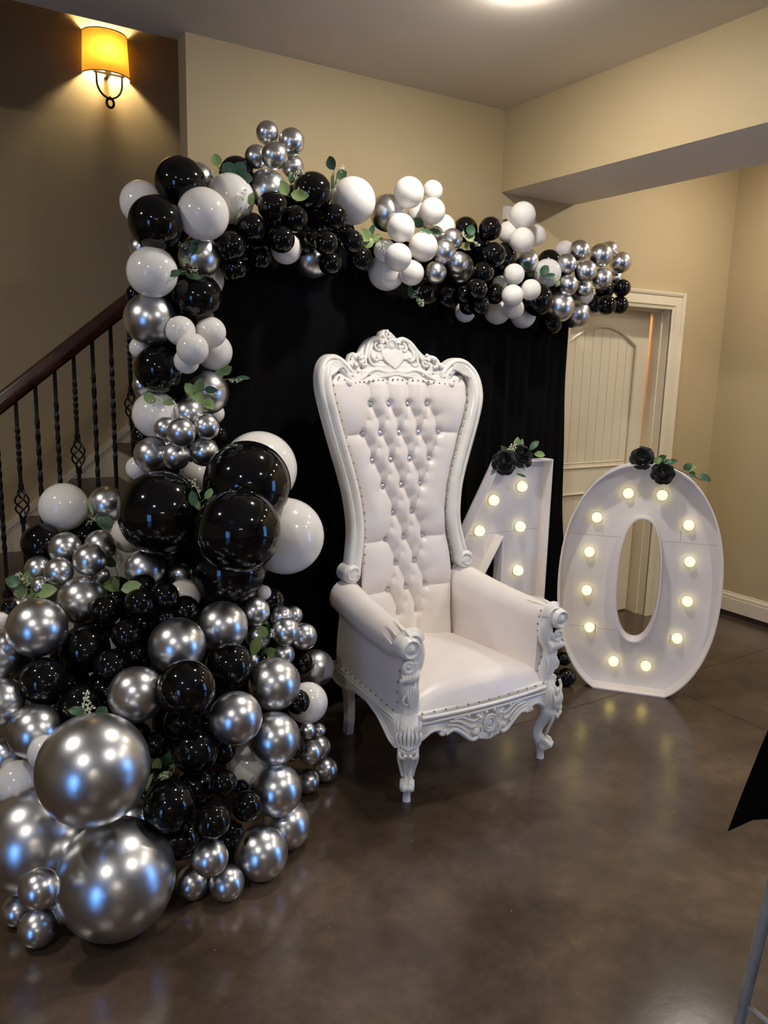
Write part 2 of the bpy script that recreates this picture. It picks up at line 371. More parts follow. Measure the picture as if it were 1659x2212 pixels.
kn = MB(); kn.lathe([(.0, -.065), (.02, -.063), (.027, -.05), (.025, -.038), (.012, -.03), (.011, -.008), (.03, -.006), (.031, 0)], (SX0 + .07, YD, .95), (0, 1, 0), 16); kn.build('knob', 'nail_metal', dr)
# lit closet behind the door, seen through the gap
cl = MB(); cl.box((3.15, YB + 1.3, 0), (4.6, YB + 1.36, 2.5)); cl.box((3.12, YB + .1, 0), (3.16, YB + 1.3, 2.5)); cl.box((4.55, YB + .1, 0), (4.6, YB + 1.3, 2.5)); cl.box((3.12, YB + .1, 2.45), (4.6, YB + 1.36, 2.5))
struct(cl.build('wall_closet', 'trim_paint', smooth=0))
cb = thing('closet_lamp', 'warm bare bulb lamp in the closet behind the arched door', 'lamp', (4.0, YB + .7, 2.45))
MB().lathe([(.05, 0), (.05, -.02), (.02, -.03), (.02, -.05)], n=12).build('lamp_holder', 'plastic_white', cb)
MB().ball((0, 0, -.09), .04, 10).build('bulb', 'closet_glow', cb)
# white wall sensor under the beam
sn = thing('wall_sensor', 'small white plastic sensor box high on the tan wall under the beam', 'sensor', (2.805, YB, 2.42))
MB().box((0, -.03, 0), (.085, 0, .065)).build('housing', 'plastic_white', sn, 0)
MB().ball((.042, -.028, -.012), .03, 12, (1, .8, 1.1)).build('dome', 'plastic_white', sn)
MB().box((.04, -.032, .04), (.046, -.029, .052)).build('indicator', 'iron', sn, 0)
# recessed downlights
def downlight(x, y, r=.066, seen=False):
    t = thing('downlight' if seen else 'downlight_offscreen', 'round white downlight in the ceiling above the throne' if seen else 'round white recessed downlight in the ceiling', 'light', (x, y, ZC), 0, None if seen else 'recessed ceiling downlights')
    MB().lathe([(r * .98, -.004), (r, -.008), (r * 1.35, -.006), (r * 1.4, 0)], n=28, cap=False).build('trim_ring', 'downlight_trim', t)
    MB().lathe([(r, -.004), (r * .95, -.012), (r * .75, -.019), (r * .4, -.023), (0, -.024)], n=28, cap=False).build('lens', 'lamp_glow', t, 60, False)
# one shows at the upper edge of the photograph; the others are the bright dots mirrored in the black balloons
downlight(1.95, 2.33, seen=True)
for p in ((-1.02, 2.45), (1.95, 0.0), (-1.02, 0.1)): downlight(*p)
for p in ((4.1, 2.6), (4.1, 1.2), (4.1, 0.0)): downlight(*p, r=.052)
tf = thing('tube_fitting_offscreen', 'white tube light fitting on the ceiling behind the camera', 'light', (-.8, -4.3, ZC))
MB().box((-.6, -.08, -.06), (.6, .08, 0)).build('body', 'plastic_white', tf, 0); MB().tube([(-.56, 0, -.085), (.56, 0, -.085)], .02, 10).build('tube', 'tube_glow', tf)
# ------------------------------------------------------------------ stairs
YN = 4.0                                   # near side of the flight, line of the balusters
RISE, RUN, TX, TZ = .21, .262, .335, .494
sc = thing('staircase', 'dark wooden stair treads with white risers climbing along the tan wall', 'stairs'); 
for k in range(-2, 7):
    x = TX + RUN * k; z = TZ + RISE * k
    t = MB(); pr = [(x - .03, z - .018), (x - .026, z - .003), (x - .015, z), (x + RUN, z), (x + RUN, z - .03), (x - .015, z - .035), (x - .026, z - .03)]
    t.plate([pr], YS - YN + .01, (YS + YN) / 2 - .025); t.build('tread', 'tread_wood', sc, 0)
    MB().box((x, YN + .01, z - RISE), (x + .02, YS - .02, z - .03)).build('riser', 'trim_paint', sc, 0)
    MB().box((x + .02, YN + .012, 0), (x + RUN + .02, YN + .05, z - .03)).build('side_panel', 'trim_paint', sc, 0)
# sloping skirt board with its cap on the stair wall
def sk(x): return TZ + (x - TX) * RISE / RUN
st = MB(); x0, x1 = -1.0, 2.4; zl, zr = 1.0 + (-.6) * .79 - .6, 0
A = lambda x: .626 + .79 * (x - .461)        # top edge of the board
ol = [(x0, A(x0) - .5), (x1, A(x1) - .5), (x1, A(x1)), (x0, A(x0))]
st.plate([ol], .018, YS - .009); tr1 = struct(st.build('trim_1', 'trim_paint', smooth=0))
cp = MB(); cp.plate([[(x0, A(x0) - .012), (x1, A(x1) - .012), (x1, A(x1) + .03), (x0, A(x0) + .03)]], .03, YS - .015); cp.plate([[(x0, A(x0) - .03), (x1, A(x1) - .03), (x1, A(x1) - .018), (x0, A(x0) - .018)]], .024, YS - .012)
cp.build('trim_cap', 'trim_paint', tr1, 0)
# railing
rl = thing('stair_railing', 'dark wooden handrail on black twisted iron balusters', 'railing', (0, 0, 0))
HR = lambda x: 1.481 + (x - .388) * .82     # top of the handrail
hp = [(-.03, -.025), (-.034, -.055), (-.03, -.078), (-.018, -.09), (.018, -.09), (.03, -.078), (.034, -.055), (.03, -.025), (.022, -.008), (.008, 0), (-.008, 0), (-.022, -.008)]
xa, xb = -.9, 1.9; m_ = MB(); vs = [(x, YN + a, HR(x) + b * 1.15) for x in (xa, xb) for a, b in hp]; k = len(hp)
m_.add(vs, [(i, (i + 1) % k, k + (i + 1) % k, k + i) for i in range(k)] + [tuple(range(k)), tuple(range(2 * k - 1, k - 1, -1))]); m_.build('handrail', 'rail_wood', rl, 30)
def twisted(z0, z1, t0, t1, h=.0085, turns=2.5):
    m_ = MB(); n = 40; P = []
    for i in range(n + 1):
        z = z0 + (z1 - z0) * i / n; f = min(max((z - t0) / (t1 - t0), 0), 1); a = turns * 2 * PI * f / 1.0
        for q in range(4): P.append((h * 1.414 * math.cos(a + PI / 4 + q * PI / 2), h * 1.414 * math.sin(a + PI / 4 + q * PI / 2), z))
    m_.grid(P, 4, n + 1, True); return m_
for i in range(-14, 18):
    x = .366 + .0885 * i
    if not -.85 < x < 1.85: continue
    kk = math.floor((x - TX + .02) / RUN); zf = TZ + RISE * kk; zt = HR(x) - .10
    if (i - 1) % 3 == 0:
        zb = .948 + (x - .457) * .87
        m_ = twisted(zb + .075, zt, zb + .16, zt - .12, turns=1.5); q = twisted(zf, zb - .075, zf, zf + .01, turns=0); m_.add(q.v, q.f)
        for zz in (zb - .085, zb + .085): m_.box((-.0125, -.0125, zz - .012), (.0125, .0125, zz + .012))
        b = m_.build('baluster', 'iron', rl, 20); b.location = (x, YN + .03, 0)
        kb = MB()
        for q in range(4):
            pts = []
            for j in range(15):
                t = j / 14; a = q * PI / 2 + t * 1.5 * PI; r = .006 + .027 * math.sin(PI * t); pts.append((r * math.cos(a), r * math.sin(a), zb - .075 + .15 * t))
            kb.tube(pts, .0045, 6)
        kb.build('basket', 'iron', b)
    else:
        m_ = twisted(zf, zt, zf + .22, zt - .14, turns=2.5)
        b = m_.build('baluster', 'iron', rl, 20); b.location = (x, YN + .03, 0)
    s_ = MB(); s_.lathe([(.024, 0), (.024, .012), (.018, .03), (.012, .04)], (0, 0, zf), n=4); s_.build('shoe', 'iron', b, 0)

# ------------------------------------------------------------------ wall sconce
so = thing('wall_sconce', 'half drum amber fabric wall sconce with curved iron bracket', 'lamp', (1.145, YS, 3.225))
sh = MB(); n = 28; R0, R1, HH = .122, .132, .222; P = []
for r_, z in ((R1, 0), (R0, HH)):
    for i in range(n + 1):
        a = PI + PI * i / n; P.append((r_ * math.cos(a), r_ * math.sin(a) * .9, z))
sh.grid(P, n + 1, 2); shade = sh.build('shade', 'shade_cloth', so)
rm = MB()
for r_, z in ((R1, 0), (R0, HH)): rm.tube([(r_ * math.cos(PI + PI * i / n), r_ * math.sin(PI + PI * i / n) * .9, z) for i in range(n + 1)], .0035, 6)
rm.build('trim', 'downlight_trim', shade)
MB().box((-.035, -.012, .06), (.035, 0, .18)).build('back_plate', 'bronze', so, 0)
br = MB(); br.box((-.085, -.085, -.008), (.085, -.073, .002)); br.box((-.012, -.08, -.008), (.012, 0, .002)); br.lathe([(.018, .0), (.018, .03)], (0, -.06, 0), n=12)
br.build('cross_bar', 'bronze', so, 0)
ub = MB(); ub.tube([(.07 * math.cos(PI + PI * i / 20), -.079, -.045 + .085 * math.sin(PI + PI * i / 20)) if 0 < i < 20 else (.07 * (-1 if i == 0 else 1), -.079, -.005) for i in range(21)], .006, 8, flat=1.6); ub.build('bracket', 'bronze', so)
rg = MB(); rg.tube([(.02 * math.cos(2 * PI * i / 20), -.082, -.156 + .024 * math.sin(2 * PI * i / 20)) for i in range(20)], .007, 8, closed=True); rg.ball((0, -.08, -.128), .010, 8); rg.build('ring', 'bronze', so)
bu = MB(); bu.ball((0, -.055, .115), .028, 12, (1, 1, 1.25)); bu.build('bulb', 'warm_lamp_glow', so)

# ------------------------------------------------------------------ backdrop
BL0, BR0 = Vector((.80, 3.10)), Vector((3.165, 3.277))
bt = (BR0 - BL0).normalized(); bn = Vector((-bt.y, bt.x)); BW = (BR0 - BL0).length; BH = 2.19
bd = thing('backdrop_stand', 'black pipe backdrop stand hidden behind the balloon garland', 'stand')
for s_ in (0.03, BW - .08):
    p = BL0 + bt * s_ + bn * .045; MB().tube([(p.x, p.y, .02), (p.x, p.y, BH + .01)], .018, 12).build('upright', 'iron', bd)
    MB().box((p.x - .12, p.y - .02, 0), (p.x + .12, p.y + .045, .012)).build('base_plate', 'iron', bd, 0)
p = BL0 + bt * .03 + bn * .045; q = BL0 + bt * (BW - .08) + bn * .045
MB().tube([(p.x, p.y, BH), (q.x, q.y, BH)], .016, 12).build('crossbar', 'iron', bd)
cu = MB(); nu, nv = 420, 24; P = []
for j in range(nv):
    v = j / (nv - 1); z = BH + .02 - v * (BH + .015)
    for i in range(nu):
        u = i / (nu - 1); s_ = u * (BW + .17 * v) 
        amp = (.006 + .016 * min(max((u - .42) / .25, 0), 1)) * (.45 + .55 * v)
        f = math.sin(s_ * 46 + 1.3 * math.sin(s_ * 7) + .5 * v * math.sin(s_ * 11)) + .5 * math.sin(s_ * 83 + 2 * math.sin(s_ * 5.0))
        seam = -.02 * math.exp(-((u - .395) / .006) ** 2) + .012 * math.exp(-((u - .41) / .006) ** 2)
        o_ = amp * f + seam + .008 * math.sin(u * 9 + 2 * v)
        p = BL0 + bt * s_ - bn * (.02 + o_); P.append((p.x, p.y, z))
cu.grid(P, nu, nv); tag(cu.build('backdrop_curtain', 'black_fabric', None, 60), 'tall black fabric curtain hanging in folds behind the white throne', 'curtain')

# ------------------------------------------------------------------ throne
CH = thing('throne_chair', 'tall white tufted throne armchair with carved frame in front of black curtain', 'armchair', (1.883, 2.55, 0))
def by(x, z): return .27 + (z - .4) * .135 - .085 * (x / .42) ** 2 + .075 * (max(0, z - 1.45) / .33) ** 1.5      # sheet of the back, raked and hollowed
HWP = [(.36, .255), (.55, .255), (.70, .268), (.80, .262), (.90, .248), (1.0, .246), (1.1, .260), (1.2, .286), (1.3, .317), (1.4, .349), (1.5, .374), (1.56, .380), (1.60, .374), (1.66, .34)]
def hw(z):
    for (a, b), (c_, d) in zip(HWP, HWP[1:]):
        if a <= z <= c_: t = (z - a) / (c_ - a); return b + (d - b) * t
    return HWP[0][1] if z < .5 else HWP[-1][1]
# tufted upholstery
ROWS = [(1.475, 4), (1.350, 5), (1.232, 4), (1.118, 3), (.998, 2), (.885, 3), (.775, 2), (.662, 3), (.548, 2)]
BUT = []; SEG = []
for r_, (z, n_) in enumerate(ROWS):
    BUT.append([((i - (n_ - 1) / 2) * .1, z) for i in range(n_)])
for r_ in range(len(ROWS) - 1):
    for a in BUT[r_]:
        for b in BUT[r_ + 1]:
            if abs(a[0] - b[0]) < .06:
                sgn = 1 if b[0] > a[0] else -1
                mid = ((a[0] + b[0]) / 2 + (.009 if sgn > 0 else .004), (a[1] + b[1]) / 2 + (.010 if sgn > 0 else -.004))
                SEG += [(a, mid, 1.0 if sgn > 0 else .45), (mid, b, 1.0 if sgn > 0 else .45)]
for a in BUT[0]: SEG.append((a, (a[0] * 1.05, 1.62), .55))
for a in BUT[-1]: SEG.append((a, (a[0], .40), .8))
for r_ in (1, 5, 7):
    for sgn in (-1, 1):
        a = BUT[r_][-1 if sgn > 0 else 0]; SEG.append((a, (sgn * .40, a[1] - .012), .45))
nu, nv = 170, 330
U = np.linspace(-1, 1, nu); Z = np.linspace(.37, 1.605, nv); ZZ, UU = np.meshgrid(Z, U, indexing='ij')
HW = np.array([hw(z) - .028 for z in Z])[:, None]; XX = UU * HW
acc = np.zeros(XX.shape); KS = .009
for a, b, k in SEG:
    ax, az = a; bx, bz = b; dx, dz = bx - ax, bz - az; L2 = dx * dx + dz * dz + 1e-12
    t = np.clip(((XX - ax) * dx + (ZZ - az) * dz) / L2, 0, 1)
    d_ = np.hypot(XX - ax - t * dx, ZZ - az - t * dz) ; acc += np.exp(-(d_ + (1 - k) * .022) / KS)
best = np.maximum(0, -KS * np.log(acc + 1e-30)); far = np.clip((best - .02) / .08, 0, 1); far = far * far * (3 - 2 * far)
h = .030 * (1 - np.exp(-(best / .018))) + .008 * far
for row in BUT:
    for a in row:
        d_ = np.hypot(XX - a[0], ZZ - a[1]); h -= .016 * np.exp(-(d_ / .016) ** 2)
edge = np.clip((1 - np.abs(UU)) / .5, 0, 1); h = h * (np.sqrt(1 - (1 - edge) ** 2) * .92 + .08)
topf = np.clip((1.62 - ZZ) / .06, 0, 1); h = h * np.sqrt(topf) + .012 * np.cos(UU * PI / 2)
YY = .27 + (ZZ - .4) * .135 - .085 * (XX / .42) ** 2 + .075 * (np.maximum(0, ZZ - 1.45) / .33) ** 1.5 - .012 - h
m_ = MB(); P = np.stack([XX, YY, ZZ], -1).reshape(-1, 3).tolist(); m_.grid(P, nu, nv)
m_.build('back_cushion', 'white_leather', CH, 75)
bk = MB(); P = [(u * (hw(z) - .01), by(u * hw(z), z) + .035, z) for z in np.linspace(.30, 1.62, 20) for u in np.linspace(-1, 1, 12)]; bk.grid(P, 12, 20); bk.build('back_panel', 'white_leather', CH, 60)
cbm = MB(); cbm.lathe([(.0, .010), (.006, .0095), (.0100, .005), (.0108, 0), (.0108, -.006)], n=8); cme = cbm.mesh('crystal_button', 'crystal', 0)
for row in BUT:
    for (x, z) in row:
        if z < .6: continue
        o = link('crystal_button', cme, CH); o.location = (x, by(x, z) - .012 - .004, z); o.rotation_euler = (PI / 2 + .12, 0, 0)
# carved back frame: moulded sweep up each side and over the shoulder into a curl
side = [(.290, .762), (.284, .80), (.271, .86), (.260, .93), (.260, 1.0), (.273, 1.1), (.299, 1.2), (.331, 1.3), (.362, 1.4), (.386, 1.49), (.392, 1.55), (.384, 1.60), (.362, 1.635), (.332, 1.65), (.302, 1.643), (.275, 1.622), (.252, 1.592), (.248, 1.562), (.262, 1.545), (.280, 1.552), (.282, 1.57)]
fp = smoothpath([(x, by(x, z) - .015, z) for x, z in side], 5)
prof = [(-.034, .03), (-.034, -.012), (-.028, -.024), (-.018, -.027), (-.010, -.020), (-.002, -.030), (.012, -.036), (.024, -.030), (.030, -.016), (.032, .03)]
scl = [1.0] * len(fp)
for i in range(len(fp)):
    f = i / (len(fp) - 1)
    if f > .78: scl[i] = 1.0 - .62 * (f - .78) / .22
m_ = MB(); m_.sweep(fp, prof, scale=scl)
for q in range(5):                          # acanthus ribs on the shoulder
    a = [(.380 - .011 * q, 1.585 + .006 * q), (.357 - .012 * q, 1.632 - .001 * q), (.322 - .010 * q, 1.655 - .006 * q), (.292 - .006 * q, 1.648 - .010 * q)]
    m_.tube(smoothpath([(x, by(x, z) - .047, z) for x, z in a], 5), [.004, .007, .003], 6) if False else m_.tube(smoothpath([(x, by(x, z) - .047, z) for x, z in a], 5), .0055, 6)
m_.ball((.268, by(.268, 1.565) - .045, 1.563), .017, 12, (1, .8, 1))
m_.mirror_x(); m_.build('back_frame', 'white_lacquer', CH, 50)
for s_ in (-1, 1):                          # volutes where the frame meets the arms
    v_ = MB(); x, z = .304, .764; y = by(.3, .77)
    v_.lathe([(.0, -.050), (.018, -.048), (.022, -.040), (.028, -.040), (.033, -.047), (.040, -.040), (.042, -.02), (.042, .03), (.0, .03)], (s_ * x, y, z), (0, 1, 0), 28)
    v_.tube([(s_ * p[0], p[1], p[2]) for p in spiral(x, z, .030, .010, PI * .6, -1.2, y - .045)], [.006, .003], 6)
    v_.build('volute', 'white_lacquer', CH)
# crest
def cy(x, z, o=0): return by(x, z) - .025 - o
cr = MB(); xf = lambda p: (p[0], by(p[0], p[2]) - .012 + p[1], p[2])
outl = [(0, 1.600), (.06, 1.595), (.12, 1.580), (.18, 1.563), (.235, 1.555), (.262, 1.575), (.270, 1.610), (.256, 1.636), (.240, 1.652), (.222, 1.680), (.198, 1.690), (.178, 1.680), (.160, 1.696), (.140, 1.720), (.115, 1.742), (.085, 1.756), (.055, 1.756), (.040, 1.765), (.026, 1.785), (0, 1.796)]
full = outl + [(-x, z) for x, z in reversed(outl[1:-1])]
circ = lambda x, z, r, n=10: [(x + r * math.cos(2 * PI * i / n), z + r * math.sin(2 * PI * i / n)) for i in range(n)]
holes = []
for s_ in (-1, 1): holes += [circ(s_ * .063, 1.727, .0115), circ(s_ * .132, 1.655, .009), circ(s_ * .172, 1.628, .011), circ(s_ * .197, 1.606, .009)]
cr.plate([full] + holes, .034, 0, .005, xf=xf)
h_ = MB()
T = lambda pts, r, n=7, o=.012, k=5: h_.tube(smoothpath([(x, cy(x, z, o), z) for x, z in pts], k), r, n)
T([(.0, 1.618), (.05, 1.612), (.10, 1.622), (.14, 1.612), (.18, 1.588), (.22, 1.572), (.248, 1.580), (.250, 1.600), (.236, 1.606), (.230, 1.594)], [.010, .009])
T([(.02, 1.598), (.08, 1.592), (.14, 1.576), (.20, 1.558), (.24, 1.553)], [.009, .009])
T([(.042, 1.735), (.050, 1.752), (.075, 1.757), (.105, 1.742), (.128, 1.712), (.142, 1.682), (.160, 1.660), (.185, 1.650)], [.015, .009], 9)
T([(.046, 1.735), (.050, 1.715), (.068, 1.706), (.082, 1.718), (.078, 1.736), (.066, 1.738)], [.010, .006])
T([(.095, 1.735), (.112, 1.705), (.110, 1.675), (.092, 1.662), (.078, 1.672), (.082, 1.688)], [.010, .006])
T([(.118, 1.712), (.128, 1.680), (.122, 1.650), (.104, 1.640), (.092, 1.650)], [.008, .005])
T([(.150, 1.668), (.152, 1.645), (.168, 1.642), (.18, 1.652)], [.008, .006])
T([(.172, 1.665), (.196, 1.680), (.220, 1.668), (.218, 1.642), (.198, 1.638)], [.014, .009])
T([(.220, 1.650), (.244, 1.646), (.258, 1.624), (.248, 1.606)], [.013, .008])
T([(.135, 1.60), (.16, 1.612), (.180, 1.602), (.186, 1.586)], [.007, .005])
for x, z, r in ((.060, 1.722, .012), (.212, 1.672, .015), (.240, 1.640, .014), (.19, 1.680, .013), (.16, 1.672, .012), (.178, 1.69, .01), (.225, 1.662, .01), (.242, 1.598, .010), (.085, 1.676, .009), (.012, 1.775, .008), (.026, 1.768, .008), (.034, 1.752, .009)): h_.ball((x, cy(x, z, .014), z), r, 9)
for i in range(4): T([(.006 + .006 * i, 1.735 + .004 * i), (.012 + .007 * i, 1.760 - .002 * i), (.010 + .008 * i, 1.782 - .008 * i)], .005, 6)
h_.mirror_x(); cr.add(h_.v, h_.f)
shp = [(0, 1.630), (.028, 1.650), (.048, 1.672), (.054, 1.692), (.046, 1.706), (.034, 1.700), (.028, 1.712)]
cr.plate([shp + [(-x, z) for x, z in reversed(shp[1:])]], .022, -.024, .006, xf=xf)
for k_, (rx, rz, rr) in enumerate(((.026, .031, .0055), (.016, .020, .004))):
    cr.tube([(rx * math.cos(2 * PI * i / 24), cy(0, 1.725, .022), 1.723 + rz * math.sin(2 * PI * i / 24)) for i in range(24)], rr, 7, closed=True)
cr.ball((0, cy(0, 1.725, .016), 1.723), .020, 14, (.9, .7, 1.1)); cr.ball((0, cy(0, 1.79, .012), 1.788), .012, 10, (.9, .9, 1.1)); cr.ball((0, cy(0, 1.76, .016), 1.764), .011, 10)
cr.build('crest', 'white_lacquer', CH, 60)
# arms: rolled, upholstered
for s_ in (-1, 1):
    m_ = MB(); P = []; ns = 26; cnt = None
    for j in range(ns):
        t = j / (ns - 1); y = .285 - .555 * t
        xi = .238 + .058 * t; zt = .735 - .055 * t - .012 * math.sin(PI * t); r = .074 - .014 * t; pinch = 1 - .10 * max(0, (t - .9) / .1)
        r *= pinch; cx, cz = xi + r * 1.02, zt - r; pts = [(xi - .004, .355), (xi - .002, .42), (xi, .50), (xi, .56)]
        for q in range(17):
            a = PI - (PI + 1.15) * q / 16; pts.append((cx + r * math.cos(a), cz + r * math.sin(a)))
        xo = cx + r * .35; pts += [(xo, cz - r * 1.25), (xo + .004, cz - r * 1.7), (xo + .010 - .0 * t, .46), (xo + .012, .355)]
        if cnt is None: cnt = len(pts)
        P += [(s_ * x, y, z) for x, z in pts]
    m_.grid(P, cnt, ns); m_.f.append(tuple(range((ns - 1) * cnt, ns * cnt))); m_.m.append(0)
    # gathered creases at the front of the roll
    a_ = m_.build('armrest', 'white_leather', CH, 60)
    w_ = MB()
    for q in range(5):
        a = 2.5 - .55 * q; r = .061; cx, cz = .296 + .062, .68 - .061
        w_.tube(smoothpath([(s_ * (cx + r * math.cos(a + .10 * i)), -.262 + .032 * i, cz + (r + .0005) * math.sin(a + .10 * i) + .004 * i) for i in range(4)], 4), [.0045, .001], 6)
    w_.build('gather', 'white_leather', a_)
    # carved front post with scroll, leaf and shell
    p_ = MB(); yf = -.285
    path = smoothpath([(x, yf + dy, z) for x, z, dy in ((.352, .655, .0), (.330, .625, 0), (.322, .585, 0), (.332, .545, 0), (.352, .512, .0), (.358, .475, 0), (.350, .435, 0), (.338, .400, 0), (.340, .360, 0), (.345, .330, 0))], 5)
    p_.tube([(s_ * x, y, z) for x, y, z in path], [.020, .026, .024, .024, .026, .03, .032, .032, .034, .036] if False else .036, 12, flat=.75)
    p_.lathe([(.0, -.040), (.014, -.038), (.019, -.028), (.026, -.028), (.033, -.038), (.041, -.028), (.044, -.01), (.043, .03), (0, .03)], (s_ * .372, yf - .010, .630), (0, 1, 0), 24)
    for q in range(4): p_.tube([(s_ * (.352 + (.036 + .007 * q) * math.cos(a)), yf - .022 + .006 * q, .640 + (.036 + .006 * q) * math.sin(a)) for a in [PI * .35 + PI * .62 * i / 9 for i in range(10)]], .0065, 6)
    p_.tube([(s_ * p[0], p[1], p[2]) for p in spiral(.372, .560, .030, .008, PI * .9, 1.25, yf - .026)], [.011, .007], 8)
    p_.ball((s_ * .374, yf - .02, .560), .014, 10)
    for q in range(6):                       # curled leaf
        x = .330 + .013 * q; p_.tube(smoothpath([(s_ * (x - .004), yf - .022, .535 - .002 * q), (s_ * (x + .004), yf - .034, .515), (s_ * (x + .010), yf - .030, .495 + .003 * q)], 4), .0085, 7)
    for q in range(5): p_.tube(smoothpath([(s_ * (.325 + .012 * q), yf - .024, .470 - .004 * abs(q - 2)), (s_ * (.328 + .011 * q), yf - .030, .44), (s_ * (.332 + .006 * q), yf - .026, .395)], 4), .0055, 6)
    p_.tube([(s_ * p[0], p[1], p[2]) for p in spiral(.368, .425, .024, .007, PI * .5, -1.2, yf - .022)], [.007, .004], 6)
    p_.build('arm_post', 'white_lacquer', CH, 60)
# seat
m_ = MB(); P = []; nu, nv = 30, 30
for j in range(nv):
    v = j / (nv - 1); y = -.298 + .53 * v; hwid = .318 - .05 * v
    for i in range(nu):
        u = -1 + 2 * i / (nu - 1); dome = (1 - abs(u) ** 3) * .055; front = min(1, v / .16); fr = math.sqrt(max(0, 1 - (1 - front) ** 2))
        z = .352 + .052 * fr + dome * fr * (.75 + .25 * math.sin(PI * min(v * 1.1, 1))) - .004 * math.sin(u * 40) * (1 - front) * .6
        bowed = -.022 * (1 - u * u) * (1 - v)
        P.append((u * hwid, y + bowed, z))
m_.grid(P, nu, nv); m_.build('seat_cushion', 'white_leather', CH, 75)
# rails
fr_ = MB()
def frontz(x): return .350 + .012 * (x / .3) ** 2 * 0
ap = [(0, .196), (.022, .200), (.034, .212), (.050, .214), (.066, .206), (.085, .208), (.105, .222), (.130, .244), (.158, .262), (.176, .270), (.190, .262), (.206, .256), (.222, .262), (.228, .276), (.250, .282), (.276, .276), (.300, .262), (.318, .240), (.345, .240), (.345, .355), (0, .355)]
xf = lambda p: (p[0], p[1] - .300 - .022 * (1 - min(1, abs(p[0]) / .32) ** 2), p[2])
fr_.plate([ap[:-1] + [(-x, z) for x, z in reversed(ap[1:-1])], circ(.062, .240, .008), circ(-.062, .240, .008)], .032, 0, .005, xf=xf)
h_ = MB(); ay = lambda x: -.318 - .022 * (1 - min(1, abs(x) / .32) ** 2)
T2 = lambda pts, r, n=7: h_.tube(smoothpath([(x, ay(x) - .004, z) for x, z in pts], 5), r, n)
T2([(0, .345), (.10, .345), (.20, .345), (.31, .345)], .008); T2([(0, .326), (.10, .326), (.20, .326), (.31, .322)], .005)
T2([(.31, .262), (.276, .284), (.250, .290), (.228, .284), (.214, .268), (.224, .262)], [.008, .006])
T2([(.205, .264), (.176, .276), (.150, .266), (.120, .244), (.098, .224), (.076, .214), (.058, .222), (.056, .242), (.070, .250), (.080, .240)], [.009, .010])
T2([(.19, .31), (.15, .305), (.115, .285), (.090, .268), (.070, .272)], [.006, .008]); T2([(.20, .298), (.16, .290), (.13, .272), (.108, .250)], [.005, .007])
T2([(.175, .318), (.135, .318), (.10, .300), (.075, .292), (.058, .300), (.060, .314)], [.005, .007])
T2([(.046, .318), (.036, .300), (.046, .284), (.058, .290)], [.008, .006]); T2([(.042, .262), (.034, .240), (.044, .222)], [.008, .006])
for q in range(4): T2([(.006 + .010 * q, .232), (.009 + .013 * q, .214 + .001 * q), (.007 + .011 * q, .200 + .004 * q)], .0065, 6)
for x, z, r in ((.070, .242, .011), (.050, .302, .011), (.228, .27, .009), (.062, .31, .008), (.105, .32, .007), (.02, .318, .008)): h_.ball((x, ay(x) - .006, z), r, 9)
h_.mirror_x(); fr_.add(h_.v, h_.f)
for rx, rz, rr in ((.030, .034, .006), (.020, .023, .005)): fr_.tube([(rx * math.cos(2 * PI * i / 24), ay(0) - .008, .268 + rz * math.sin(2 * PI * i / 24)) for i in range(24)], rr, 7, closed=True)
fr_.ball((0, ay(0), .268), .018, 12, (1, .6, 1.1)); fr_.build('front_apron', 'white_lacquer', CH, 60)
